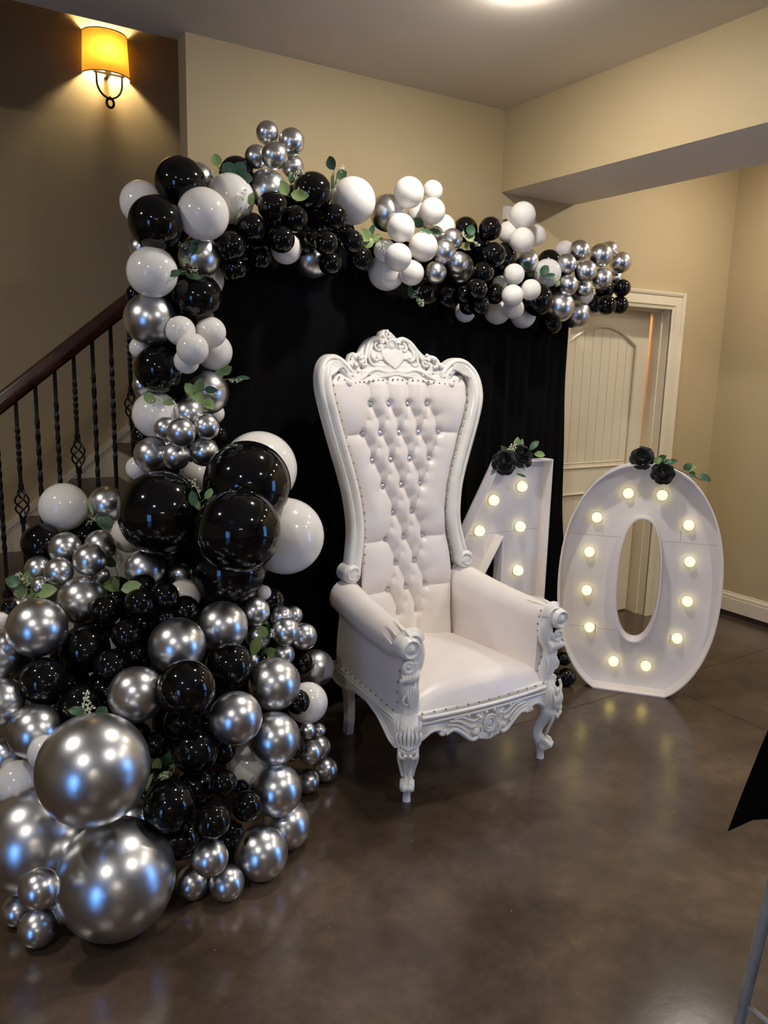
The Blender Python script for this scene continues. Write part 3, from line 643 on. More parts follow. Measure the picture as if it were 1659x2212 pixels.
for s_ in (-1, 1):
    m_ = MB(); xs = lambda y: s_ * (.392 - .036 * (y + .28) / .58)
    top = [(-.28, .362), (.30, .362)]; low = [(.30, .300), (.24, .285), (.16, .292), (.06, .318), (-.04, .322), (-.14, .298), (-.21, .262), (-.25, .240), (-.28, .236)]
    m_.plate([top + low], .030, 0, .004, xf=lambda p: (xs(p[0]) + p[1], p[0], p[2]))
    for dz, r in ((.352, .008), (.336, .006)): m_.tube([(xs(y) + s_ * .016, y, dz) for y in (-.28, 0, .30)], r, 7)
    m_.tube(smoothpath([(xs(y) + s_ * .015, y, z + .012) for y, z in low], 4), .007, 7)
    m_.tube(smoothpath([(xs(y) + s_ * .013, y, z + .030) for y, z in low], 4), .005, 7)
    m_.build('side_rail', 'white_lacquer', CH, 55)
    # back leg
    b_ = MB(); P = []
    for t, y, hx, hy in ((0, .275, .022, .026), (.25, .270, .020, .025), (.5, .272, .018, .022), (.75, .285, .017, .020), (1, .312, .017, .019)):
        z = .36 * (1 - t)
        for a, c_ in ((-1, -1), (1, -1), (1, 1), (-1, 1)): P.append((s_ * (.312 - .042 * t) + a * hx, y + c_ * hy, z))
    b_.grid(P, 4, 5, True); b_.f += [(3, 2, 1, 0), (16, 17, 18, 19)]; b_.m += [0, 0]; b_.build('back_leg', 'white_lacquer', CH, 30)
    # carved cabriole front leg
    l_ = MB(); c0 = Vector((s_ * .346, -.288, 0)); od = Vector((s_ * .55, -.83, 0)).normalized(); sd = Vector((-od.y, od.x, 0)); P = []
    LV = [(.365, -.012, .036, .036), (.335, .000, .042, .042), (.300, .014, .048, .044), (.265, .020, .046, .042), (.247, .016, .041, .038), (.234, .020, .046, .040), (.215, .018, .046, .038), (.195, .008, .039, .034), (.165, -.008, .032, .029), (.138, -.020, .026, .025), (.115, -.024, .023, .023), (.098, -.018, .024, .027), (.080, -.004, .026, .036), (.062, .002, .025, .034), (.050, -.002, .020, .022), (.040, -.004, .017, .018), (.018, -.004, .0165, .0165), (0, -.004, .018, .018)]
    nn = 16
    for z, o_, wd, dp in LV:
        for i in range(nn):
            a = 2 * PI * i / nn; ca, sa = math.cos(a), math.sin(a); k_ = (abs(ca) ** 3 + abs(sa) ** 3) ** (-1 / 3)
            q = c0 + od * (o_ + dp * ca * k_ * .9) + sd * (wd * sa * k_ * .9); P.append((q.x, q.y, z))
    l_.grid(P, nn, len(LV), True); k0 = (len(LV) - 1) * nn; l_.f += [tuple(range(nn)), tuple(range(k0, k0 + nn))]; l_.m += [0, 0]
    def on(o_, w_, z): q = c0 + od * o_ + sd * w_; return (q.x, q.y, z)
    for q in range(-3, 4):                    # acanthus on the knee
        l_.tube(smoothpath([on(.055 - .003 * abs(q), .011 * q, .330 - .004 * abs(q)), on(.070 - .005 * abs(q), .015 * q, .295), on(.066 - .005 * abs(q), .013 * q, .262), on(.070 - .006 * abs(q), .010 * q, .245 + .003 * abs(q))], 4), .0065, 6)
    for w_ in (-1, 1):
        l_.tube(smoothpath([on(.048, w_ * .040, .352), on(.056, w_ * .042, .325), on(.052, w_ * .030, .305), on(.060, w_ * .020, .318), on(.056, w_ * .026, .335)], 4), .006, 6)
        l_.tube(smoothpath([on(.054, w_ * .034, .230), on(.064, w_ * .028, .214), on(.058, w_ * .012, .208), on(.066, w_ * .010, .222)], 4), .007, 6)
        l_.tube(smoothpath([on(.052, w_ * .036, .222), on(.042, w_ * .034, .190), on(.026, w_ * .026, .150), on(.016, w_ * .020, .115)], 4), .006, 6)
        l_.lathe([(0, .0), (.010, .004), (.014, -.002), (.020, .004), (.026, -.002), (.026, -.016)], on(.014, w_ * .024, .074), sd * w_, 16)
        l_.ball(on(.034, w_ * .011, .072), .015, 9)
    l_.tube(smoothpath([on(.050, 0, .205), on(.032, 0, .160), on(.016, 0, .115)], 4), .0055, 6)
    l_.build('front_leg', 'white_lacquer', CH, 60)
# stud nails along the frame, arms and rails
nl = MB(); nb = lambda p, r=.0048: nl.ball(p, r, 6)
zz = .80
while zz < 1.60:
    for s_ in (-1, 1):
        x = hw(zz) - .030; nb((s_ * x, by(x, zz) - .034, zz))
    zz += .036
for i in range(-9, 10):
    x = i * .026; z = 1.588 - .30 * x * x - (.0 if abs(x) > .02 else 0); nb((x, by(x, z) - .052, z - .006))
for i in range(-5, 6):
    for s_ in (-1, 1):
        x = .315 + i * .010; z = 1.612 - 6 * (x - .33) ** 2 - .01; 
        if i % 3 == 0: nb((s_ * x, by(x, z) - .045, z - .012))
for i in range(-6, 7): x = i * .051; nb((x, ay(x) + .004, .361))
for s_ in (-1, 1):
    for i in range(12): y = -.25 + .046 * i; nb((s_ * (.392 - .036 * (y + .28) / .58 + .006), y, .372))
    for x, z in ((.300, .665), (.290, .640), (.286, .610), (.288, .580), (.296, .550), (.306, .520), (.316, .490), (.318, .460), (.312, .430), (.304, .400), (.300, .375)): nb((s_ * x, -.278, z))
    for x, z in ((.392, .60), (.386, .53), (.392, .49), (.395, .45), (.392, .41)): nb((s_ * x, -.272, z))
no = nl.build('stud_nails', 'nail_metal', CH, 60); no['kind'] = 'stuff'
# ------------------------------------------------------------------ marquee numbers
def rim(mb, ol, d, th):
    """wall following a closed outline (x, z), depth d towards +y from the front edge, thickness th inwards"""
    n = len(ol); inn = []
    ar = sum(ol[i][0] * ol[(i + 1) % n][1] - ol[(i + 1) % n][0] * ol[i][1] for i in range(n)); sg = 1 if ar > 0 else -1
    for i in range(n):
        a = Vector(ol[i - 1]); b = Vector(ol[i]); c_ = Vector(ol[(i + 1) % n]); t1 = (b - a).normalized(); t2 = (c_ - b).normalized()
        n1 = Vector((-t1.y, t1.x)) * sg; n2 = Vector((-t2.y, t2.x)) * sg; m_ = (n1 + n2); m_ = m_ / max(m_.length_squared / 2, .3); inn.append(b + m_ * th)
    P = [(x, 0, z) for x, z in ol] + [(x, d, z) for x, z in ol] + [(p.x, 0, p.y) for p in inn] + [(p.x, d, p.y) for p in inn]; fs = []
    for i in range(n):
        j = (i + 1) % n
        fs += [(i, j, n + j, n + i), (2 * n + j, 2 * n + i, 3 * n + i, 3 * n + j), (i, 2 * n + i, 2 * n + j, j), (n + j, 3 * n + j, 3 * n + i, n + i)]
    mb.add(P, fs)
bulb_me = MB().lathe([(.0, -.036), (.012, -.034), (.020, -.028), (.0245, -.018), (.0255, -.008), (.0255, 0)], (0, 0, 0), (0, 1, 0), 18).mesh('bulb', 'bulb_glow', 60)
def marquee(label, loc, rz, outer, hole, bulbs, seams=(), slots=(), DEP=.105):
    t = thing('marquee_number', label, 'sign', loc, rz)
    cuts = [[(p[0], p[1] - .0007), (q[0], p[1] - .0007), (q[0], p[1] + .0007), (p[0], p[1] + .0007)] for p, q in seams]
    cuts += [[(x - .0013, z - .026), (x + .0013, z - .026), (x + .0013, z + .026), (x - .0013, z + .026)] for x, z in slots]
    MB().plate([outer] + ([hole] if hole else []) + cuts, .008, DEP - .004).build('back_panel', 'foam_board', t, 30)
    m_ = MB(); rim(m_, outer, DEP, .007); m_.build('outer_rim', 'foam_board', t, 30)
    if hole: m_ = MB(); rim(m_, hole[::-1] if False else hole, DEP, -.007); m_.build('inner_rim', 'foam_board', t, 30)
    for x, z in bulbs:
        o = link('bulb', bulb_me, t); o.location = (x, DEP - .010, z)
        MB().lathe([(.029, 0), (.029, -.003), (.026, -.005)], (x, DEP - .008, z), (0, 1, 0), 18).build('socket', 'foam_board', t)
    return t
# zero
OC = .167; ou = []
for i in range(96):
    a = 2 * PI * i / 96 - PI / 2; ca, sa = math.cos(a), math.sin(a); e = 2.25; k = (abs(ca) ** e + abs(sa) ** e) ** (-1 / e)
    x, z = .396 * ca * k, .6 + .602 * sa * k
    ou.append((OC + x, z))
# flat foot: everything below the foot line is cut
ft = .178; ou2 = [(x, z) for x, z in ou if not (abs(x - OC) < ft and z < .2)]
ou2 = sorted(ou2, key=lambda p: (math.atan2(p[1] - .6, p[0] - OC) + PI / 2) % (2 * PI))
zmin = min(z for x, z in ou2); ou2 = [(x, max(0.0, (z - zmin) * 1.197 / (1.202 - zmin))) for x, z in ou2]
ou2 = [(OC + ft, 0.0)] + [p for p in ou2 if p[1] > .004] + [(OC - ft, 0.0)]
ho = []
for i in range(64):
    a = 2 * PI * i / 64; ca, sa = math.cos(a), math.sin(a); e = 2.35; k = (abs(ca) ** e + abs(sa) ** e) ** (-1 / e); ho.append((OC + .102 * ca * k, .602 + .320 * sa * k))
OB = [(.085, 1.033), (.248, 1.035), (-.060, .896), (.386, .893), (-.084, .710), (.408, .707), (-.083, .502), (.415, .500), (-.054, .302), (.384, .298), (.082, .130), (.245, .128)]
zo = marquee('white marquee number zero with lit warm bulbs and black roses on top', (2.991, 2.675, 0), math.atan2(-.757, .654), ou2, ho, OB,
             [((-.195, .80), (.066, .80)), ((.268, .80), (.53, .80)), ((-.165, .30), (-.03, .30)), ((-.018, .30), (.08, .30))], [(-.024, .832), (.354, .832), (-.024, .29), (.351, .286)])
# four
Q = [(.342, 0), (.342, 1.20), (0, 1.20), (-.415, .44), (-.415, .20), (.04, .20), (.04, 0)]
hole4 = [(.040, .82), (-.19, .44), (.04, .44)]
fo = marquee('white marquee number four with lit warm bulbs behind the throne arm', (2.424, 2.86, 0), 0, Q, hole4,
             [(.187, 1.064), (.010, 1.006), (-.070, .860), (.191, .858), (.193, .629), (-.17, .60), (.193, .36), (-.16, .32), (.19, .12)], [((-.18, .838), (.33, .838))], (), .068)

# ------------------------------------------------------------------ leaves, flowers and roses
def leaf_into(mb, p0, p1, wid, nrm, bend=.12, n=6):
    p0 = Vector(p0); p1 = Vector(p1); ax = p1 - p0; L = ax.length; ax.normalize(); nrm = Vector(nrm); nrm = (nrm - ax * nrm.dot(ax)).normalized(); sd = ax.cross(nrm); P = []
    for j in range(n + 1):
        t = j / n; w_ = wid / 2 * (math.sin(PI * min(t * .96 + .04, 1)) ** .65) if 0 < t < 1 else wid * .03
        c_ = p0 + ax * (L * t) + nrm * (bend * L * (4 * t * (1 - t) - .5) * .5)
        for i in (-1, -.5, 0, .5, 1): P.append(c_ + sd * (w_ * i) + nrm * (abs(i) * w_ * .18))
    mb.grid(P, 5, n + 1); return mb
def blossoms(p0, p1, k=14, spread=.011, r=.0026):
    m_ = MB(); p0 = Vector(p0); p1 = Vector(p1); ax = p1 - p0; L = ax.length
    m_.tube([p0, (p0 + p1) / 2 + Vector((0, 0, .002)), p1], .0011, 5)
    for i in range(k):
        t = .25 + .75 * (i + .5) / k; b = p0 + ax * t; o_ = Vector((random.uniform(-1, 1), random.uniform(-1, 1), random.uniform(-1, 1))).normalized() * spread * random.uniform(.6, 1.1)
        m_.tube([b - ax * .08, b + o_], .0006, 4)
        for q in range(3): m_.ball(b + o_ + Vector((random.uniform(-1, 1), random.uniform(-1, 1), random.uniform(-1, 1))) * r * .9, r * random.uniform(.7, 1.1), 6)
    return m_
SPRIGS = [
[[1.0837,2.8576,2.2864],[[1.0581,2.9327,2.3476,1.0525,2.939,2.392,0.0409,1.0],[1.1115,2.8933,2.3194,1.0722,2.9186,2.3555,0.0546,0.0],[1.1128,2.891,2.3128,1.1406,2.8781,2.3642,0.0546,0.0],[1.119,2.8874,2.3138,1.1645,2.8498,2.304,0.0443,0.0]],[[1.0625,2.9195,2.3168,1.0297,2.9348,2.3211]]],
[[1.1424,2.9928,2.1614],[[1.1482,2.8397,2.2073,1.1572,2.8378,2.2557,0.0255,1.0],[1.0993,2.8602,2.138,1.1181,2.8533,2.1908,0.0136,1.0]],[[1.1066,2.8192,2.1953,1.1245,2.8163,2.2584]]],
[[1.3918,2.9794,2.2794],[[1.3022,2.8509,2.2647,1.2813,2.8688,2.3187,0.0455,1.0],[1.3312,2.8827,2.2768,1.3881,2.839,2.2712,0.0496,1.0],[1.3599,2.9439,2.3302,1.3694,2.9423,2.3814,0.0325,0.0]],[[1.3704,2.9346,2.3346,1.3878,2.9289,2.3838]]],
[[1.5603,2.9617,2.3366],[[1.5787,3.001,2.4221,1.5625,3.0159,2.4758,0.0454,0.0],[1.5905,3.0011,2.3926,1.6258,2.9774,2.4165,0.0418,0.0],[1.5777,3.0133,2.4116,1.5745,2.9878,2.3214,0.019,0.0]],[[1.5977,2.9958,2.4051,1.6158,2.9865,2.4399]]],
[[0.941,2.8329,2.0243],[[0.9179,2.8186,2.0173,0.9326,2.8117,2.0593,0.0328,0.0],[0.9249,2.8177,2.0243,0.956,2.7935,2.0344,0.023,1.0],[0.9098,2.803,2.053,0.9454,2.7772,2.0685,0.013,0.0]],[[0.9153,2.8351,2.0356,0.8838,2.853,2.055],[0.9138,2.8301,2.008,0.8891,2.8345,1.986]]],
[[0.9216,2.8824,1.9632],[[0.8546,2.742,1.9429,0.8125,2.7578,1.929,0.0255,0.0],[0.941,2.9121,1.9467,0.9034,2.9335,1.97,0.0239,0.0],[0.8906,2.8008,1.9384,0.9371,2.7627,1.9292,0.0229,0.0]],[[0.916,2.8456,1.9651,0.94,2.8222,1.9542],[0.8998,2.8395,1.9737,0.9004,2.8395,2.0023]]],
[[1.7994,3.0524,2.1734],[[1.7571,3.0155,2.1615,1.7312,3.0361,2.2137,0.0555,1.0],[1.7669,3.0322,2.1756,1.7884,3.0256,2.2376,0.0279,0.0],[1.7817,3.0242,2.1808,1.7423,3.031,2.134,0.0478,1.0],[1.7878,3.0448,2.1676,1.8282,3.0189,2.1954,0.0361,1.0]],[[1.7709,2.9569,2.154,1.8038,2.929,2.1469]]],
[[2.1,3.0791,2.2625],[[2.0483,3.0294,2.2576,2.0014,3.0576,2.2856,0.0414,0.0],[2.0888,3.0264,2.2469,2.1238,2.9937,2.2303,0.025,0.0],[1.9524,2.9176,2.2158,1.9948,2.8821,2.2067,0.0239,0.0]],[[2.0703,3.0698,2.2592,2.1123,3.0419,2.2779]]],
[[2.3489,3.0868,2.2315],[[2.3118,3.0366,2.2456,2.3232,3.0332,2.294,0.0474,0.0],[2.3165,3.0612,2.2635,2.3313,3.0348,2.2189,0.0477,1.0],[2.3429,3.0823,2.2331,2.32,3.0781,2.1833,0.0219,1.0]],[[2.3,3.0498,2.2312,2.2829,3.0615,2.2629],[2.3577,3.0724,2.2245,2.379,3.0494,2.2073]]],
[[2.7948,3.0769,2.1136],[[2.7252,3.0721,2.133,2.6984,3.089,2.1663,0.037,0.0],[2.8111,3.1058,2.1162,2.7524,3.137,2.1252,0.0424,0.0],[2.7697,3.0432,2.1086,2.8049,3.0236,2.1506,0.0417,0.0],[2.789,3.0314,2.096,2.832,2.9999,2.1061,0.0278,0.0],[2.885,3.0384,2.0947,2.8712,3.0305,2.053,0.0329,1.0]],[[2.7668,3.0569,2.0969,2.7839,3.0483,2.1324],[2.8142,3.025,2.0926,2.8489,2.9958,2.0852]]],
[[2.0392,3.0537,1.9553],[[2.0167,3.0588,1.9444,2.0087,3.0701,2.0047,0.0295,0.0],[2.039,3.04,1.9549,2.0475,3.0162,1.9044,0.0379,0.0]],[[2.0074,3.0374,1.9416,2.0313,3.027,1.9881],[2.0229,3.04,1.9489,2.0428,3.0164,1.9254]]],
[[1.0217,2.8623,1.5717],[[1.0473,2.8976,1.597,1.0836,2.8737,1.6225,0.0389,1.0],[1.0371,2.8982,1.5711,1.0468,2.8965,1.6227,0.0354,1.0],[1.0929,2.8658,1.581,1.1388,2.8305,1.5826,0.0212,0.0]],[[1.0647,2.8786,1.5762,1.1066,2.8449,1.5686]]],
[[0.9499,2.8662,1.5024],[[0.9337,2.8593,1.5164,0.9032,2.8808,1.5598,0.0414,1.0],[0.9293,2.85,1.5278,0.9577,2.8372,1.5813,0.0378,1.0],[0.9611,2.8387,1.5401,1.0024,2.8052,1.5372,0.0275,0.0],[0.9304,2.8558,1.5319,0.9469,2.8288,1.4891,0.0447,1.0],[0.9595,2.8484,1.5056,0.9877,2.8154,1.4685,0.0415,1.0]],[[0.9744,2.8314,1.5231,1.0068,2.8041,1.5173]]],
[[0.9035,2.9729,1.4971],[[0.7821,2.8578,1.4965,0.7476,2.877,1.5189,0.0369,1.0],[0.8078,2.8632,1.4977,0.8467,2.8294,1.4863,0.0236,1.0]],[[0.8213,2.8284,1.5024,0.7691,2.8511,1.4859]]],
[[0.8544,2.6101,1.1506],[[0.8308,2.5785,1.1515,0.825,2.5868,1.2047,0.0319,0.0],[0.8714,2.5886,1.1733,0.8987,2.573,1.2114,0.0257,1.0],[0.848,2.5779,1.135,0.8363,2.5874,1.177,0.0192,1.0]],[[0.8684,2.6246,1.1703,0.8461,2.6468,1.234]]],
[[0.5894,2.9453,1.0443],[[0.6419,2.9533,1.0223,0.5873,2.9883,1.0594,0.0521,0.0],[0.5759,2.9832,1.0671,0.5582,3.0028,1.1375,0.0121,1.0]],[[0.6012,2.9826,1.056,0.5572,2.9999,1.0383]]],
[[0.3443,2.9234,0.7994],[[0.3041,2.8789,0.8668,0.2595,2.9026,0.8812,0.0451,0.0],[0.3214,2.8964,0.8511,0.3323,2.8941,0.9033,0.0391,1.0],[0.3267,2.8852,0.8419,0.283,2.9013,0.825,0.0455,1.0],[0.3519,2.8862,0.8013,0.3196,2.9067,0.8351,0.0426,1.0],[0.3411,2.7991,0.8488,0.4024,2.7575,0.8648,0.0507,1.0]],[[0.3066,2.8879,0.8742,0.2997,2.8925,0.9021],[0.3273,2.891,0.8482,0.3244,2.8942,0.8809]]],
[[0.6242,2.7819,0.8166],[[0.6197,2.8485,0.8981,0.5809,2.8727,0.9308,0.0406,0.0],[0.609,2.7713,0.8282,0.5638,2.8025,0.8745,0.0563,1.0],[0.5836,2.6143,0.8771,0.6428,2.5753,0.8988,0.0438,1.0]],[[0.628,2.8322,0.8641,0.6271,2.844,0.9412]]],
[[1.0601,2.5421,0.5732],[[1.1057,2.5731,0.6347,1.1036,2.5798,0.6908,0.0208,0.0],[1.0564,2.5001,0.666,1.0446,2.5096,0.7079,0.0369,1.0],[1.0097,2.5048,0.6048,1.0343,2.4982,0.6754,0.0401,1.0],[1.0681,2.5457,0.5764,1.1099,2.5184,0.6025,0.0446,1.0]],[[1.0727,2.4979,0.665,1.0874,2.4898,0.6957],[1.1012,2.5813,0.6747,1.0894,2.5882,0.6995]]],
[[0.367,2.0963,0.6886],[[0.3662,2.1401,0.6786,0.3271,2.1593,0.688,0.0257,0.0],[0.3937,2.1213,0.6712,0.4196,2.1043,0.6989,0.0308,0.0]],[[0.363,2.1406,0.6879,0.373,2.1394,0.7374],[0.3648,2.1373,0.6783,0.3873,2.1227,0.7022]]],
[[0.5807,2.2476,0.3527],[[0.5904,2.2728,0.3741,0.5986,2.2707,0.4195,0.032,1.0],[0.6221,2.2739,0.3814,0.6344,2.2698,0.4291,0.0351,0.0],[0.5921,2.2493,0.3695,0.6299,2.2214,0.3816,0.0231,1.0],[0.5706,2.2344,0.3944,0.5464,2.2298,0.3393,0.0114,1.0]],[[0.6191,2.269,0.367,0.6518,2.2483,0.3921],[0.5873,2.2397,0.3704,0.6145,2.2202,0.3854]]]]
SP_LABELS = [
 'green sprig with broad dark leaves behind the white balloons of the upper left bend',
 'thin sprig with feathery white blossom against a white balloon above small black balloons',
 'green sprig with round leaves below the chrome bunch at the top of the arch',
 'upright green sprig beside the large white balloon next to the arch peak',
 'small green sprig over the chrome balloon under the upper left bend',
 'dark leaved sprig touching the white balloon above the handrail end',
 'bright green sprig between small black balloons and the white balloon bunch',
 'sprig with white flowers tucked between the two white balloon bunches on the arch',
 'pale green sprig beside small black balloons near the middle chrome bunch',
 'green sprig by the chrome bunch at the right end of the arch',
 'dark sprig hanging under the white bunch against the black curtain',
 'sprig with one long leaf pointing over the curtain from the left column',
 'leafy green sprig on the chrome balloon above the small chrome bunch of the column',
 'sparse sprig lying across the white balloon of the left column',
 'green sprig wedged between the three huge black balloons',
 'dark sprig between white and chrome balloons beside the stair balusters',
 'leafy sprig with five round leaves on the heap below the stairs',
 'tall sprig with two wide leaves above the small black balloons of the heap',
 'pale leaved sprig among small chrome balloons at the heap edge facing the throne',
 'flowering sprig on black balloons behind the huge chrome balloon',
 'sprig on black balloons beside the huge chrome balloon at the heap foot']
tocam = lambda p: (CAM - Vector(p)).normalized()
for (B, LV, FL), lab in zip(SPRIGS, SP_LABELS):
    B = Vector(B); root = thing('greenery_sprig', lab, 'greenery', B); L_ = lambda p: Vector(p) - B
    stm = MB()
    for q in LV:
        p0 = L_(q[:3]); stm.tube(smoothpath([(0, 0, 0), tuple(p0 * .5 + tocam(B) * .006), tuple(p0)], 4), .0016, 5)
    for q in FL: stm.tube(smoothpath([(0, 0, 0), tuple(L_(q[:3]) * .5 + tocam(B) * .006), tuple(L_(q[:3]))], 4), .0013, 5)
    stm.build('stem', 'twig', root)
    for q in LV:
        n_ = tocam(q[:3]) + Vector((random.uniform(-.45, .45), random.uniform(-.45, .45), random.uniform(-.1, .6)))
        leaf_into(MB(), L_(q[:3]), L_(q[3:6]), q[6], n_, random.uniform(-.25, .25)).build('leaf', 'leaf_pale' if q[7] > .5 else 'leaf_dark', root, 70, False)
    for q in FL: blossoms(L_(q[:3]), L_(q[3:6]), 11).build('flower_cluster', 'blossom', root)
def rose(mb, c, ax, r):
    c = Vector(c); q = Vector(ax).to_track_quat('Z', 'Y')
    P = []                                   # tight spiral bud
    for j in range(4):
        for i in range(30):
            a = i * .55; rr = r * (.06 + .011 * i) * (.75 + .25 * j / 3); P.append(c + q @ Vector((rr * math.cos(a), rr * math.sin(a), r * (-.2 + .30 * j + .04 * math.sin(a * 1.7)))))
    mb.grid(P, 30, 4)
    for Lr, (rad, hgt, n_, open_) in enumerate(((.48, .66, 4, .15), (.66, .56, 5, .45), (.86, .42, 5, .9), (1.02, .20, 6, 1.3))):
        for k in range(n_):
            a0 = 2 * PI * k / n_ + Lr * .8 + random.uniform(-.2, .2); P = []; tl = random.uniform(-.08, .10)
            for j in range(6):
                t = j / 5
                for i in range(7):
                    u = -1 + i / 3; a = a0 + u * (PI / n_) * 1.3 * (1 - .25 * t * t)
                    rr = r * rad * (.30 + .70 * math.sin(t * PI / 2)) * (1 + open_ * .20 * t ** 3) * (1 + .05 * math.sin(3 * u + k)) + .0015 * (k % 2)
                    z = r * (hgt * t * 1.2 - .5 + tl * t - .16 * u * u * t - open_ * .30 * max(0, t - .6) + .05 * math.sin(4 * u + Lr) * t)
                    P.append(c + q @ Vector((rr * math.cos(a), rr * math.sin(a), z)))
            mb.grid(P, 7, 6)
    return mb
def rose_spray(label, parts_roses, leaves, flowers, stem):
    B = Vector(stem[0]); root = thing('rose_spray', label, 'flowers', B); L_ = lambda p: Vector(p) - B
    for c_, ax, r in parts_roses: rose(MB(), L_(c_), ax, r).build('rose', 'rose_petal', root, 80, False)
    MB().tube(smoothpath([tuple(L_(p)) for p in stem], 5), .003, 6).build('stem', 'twig', root)
    for p0, p1, w_, s_ in leaves: leaf_into(MB(), L_(p0), L_(p1), w_, tocam(p0) + Vector((random.uniform(-.3, .3), 0, random.uniform(0, .6))), .2).build('leaf', 'leaf_pale' if s_ else 'leaf_dark', root, 70, False)
    for p0, p1 in flowers: blossoms(L_(p0), L_(p1), 12, .014, .004).build('flower_cluster', 'blossom', root)
def zw(x, z, y=-.01):                        # zero's own frame to the room
    a = math.atan2(-.757, .654); return Vector((2.991 + math.cos(a) * x - math.sin(a) * y, 2.675 + math.sin(a) * x + math.cos(a) * y, z))
nz = (zw(0, 0, -1) - zw(0, 0, 0))
rose_spray('two black artificial roses with green leaves lying on top of the number zero',
    [(zw(.135, 1.232, .0), nz + Vector((-.15, 0, .45)), .046), (zw(.238, 1.166, -.035), nz + Vector((.1, 0, .25)), .044)],
    [(zw(.21, 1.22, .0), zw(.245, 1.245, -.02), .034, 0), (zw(.19, 1.21, -.02), zw(.225, 1.232, -.03), .034, 1), (zw(.235, 1.215), zw(.275, 1.215, -.03), .03, 0), (zw(.26, 1.215), zw(.30, 1.225, -.02), .025, 0), (zw(.33, 1.18), zw(.36, 1.215, -.02), .032, 0), (zw(.34, 1.18), zw(.385, 1.205, -.02), .034, 1), (zw(.355, 1.17), zw(.385, 1.155, -.02), .03, 0), (zw(.405, 1.165), zw(.455, 1.135, -.02), .034, 0)],
    [], [zw(.16, 1.212, .02), zw(.24, 1.205, .0), zw(.33, 1.170, -.01), zw(.42, 1.135, .0)])
fw = lambda x, z, y=-.01: Vector((2.424 + x, 2.86 + y, z))
rose_spray('two black artificial roses with green leaves lying on top of the number four',
    [(fw(.0, 1.205, -.035), (-.45, -.85, .15), .048), (fw(.118, 1.236, -.02), (-.2, -.85, .45), .050)],
    [(fw(.09, 1.225, .03), fw(.03, 1.275, .04), .026, 0), (fw(.06, 1.23, .02), fw(.015, 1.262, .02), .026, 0), (fw(.12, 1.25, .03), fw(.125, 1.315, .03), .034, 1), (fw(.13, 1.24, .03), fw(.165, 1.305, .04), .030, 0), (fw(.20, 1.25, .02), fw(.245, 1.295, .01), .034, 0), (fw(.22, 1.23, .01), fw(.275, 1.225, -.01), .034, 1), (fw(.05, 1.15, -.06), fw(.115, 1.13, -.06), .012, 0), (fw(.13, 1.19, -.03), fw(.11, 1.16, -.04), .010, 0)],
    [(fw(.07, 1.215, .02), fw(.10, 1.28, .02)), (fw(.05, 1.24, .02), fw(.09, 1.265, .02))], [fw(.02, 1.205, .03), fw(.11, 1.212, .05), fw(.24, 1.207, .05)])

# ------------------------------------------------------------------ balloons
def balloon_mesh(name, mt, n=44):
    pr = []
    for i in range(27):
        a = PI * .88 * i / 26; pr.append((math.sin(a) if i else 0.0, math.cos(a)))
    pr += [(.30, -.985), (.21, -1.03), (.12, -1.07), (.07, -1.11), (.06, -1.14), (.085, -1.155), (.095, -1.17), (.07, -1.18), (.05, -1.21), (.075, -1.25), (.06, -1.25), (0, -1.22)]
    return MB().lathe(pr, n=n).mesh(name, mt, 180)
BM = {'W': balloon_mesh('white_balloon', 'latex_white'), 'K': balloon_mesh('black_balloon', 'latex_black'), 'S': balloon_mesh('chrome_balloon', 'latex_chrome')}
BN = {'W': 'white_balloon', 'K': 'black_balloon', 'S': 'chrome_balloon'}
BC = {'W': 'matte white', 'K': 'glossy black', 'S': 'chrome silver'}
ZONE = {'bend': ("at the garland's upper bend", 'upper left bend'), 'column': ("behind others in the garland's column", 'left column'),
        'peak': ('near the top of the arch', 'arch peak'), 'underpeak': ('behind others under the arch top', 'underside of the arch peak'),
        'middle': ('in the arch above the throne', 'middle of the arch'), 'right': ('at the arch end near the door', 'door end of the arch'),
        'knot': ('where column and heap meet', 'foot of the column'), 'shoulder': ('on the stair side of the heap', 'stair side of the heap'),
        'heap': ('deep in the floor heap', 'floor heap'), 'edge': ('on the throne side of the heap', 'throne side of the heap'),
        'foot': ('at the front foot of the heap', 'front foot of the heap'), 'besideo': ('on the floor behind the throne beside the number zero', 'floor beside the zero')}
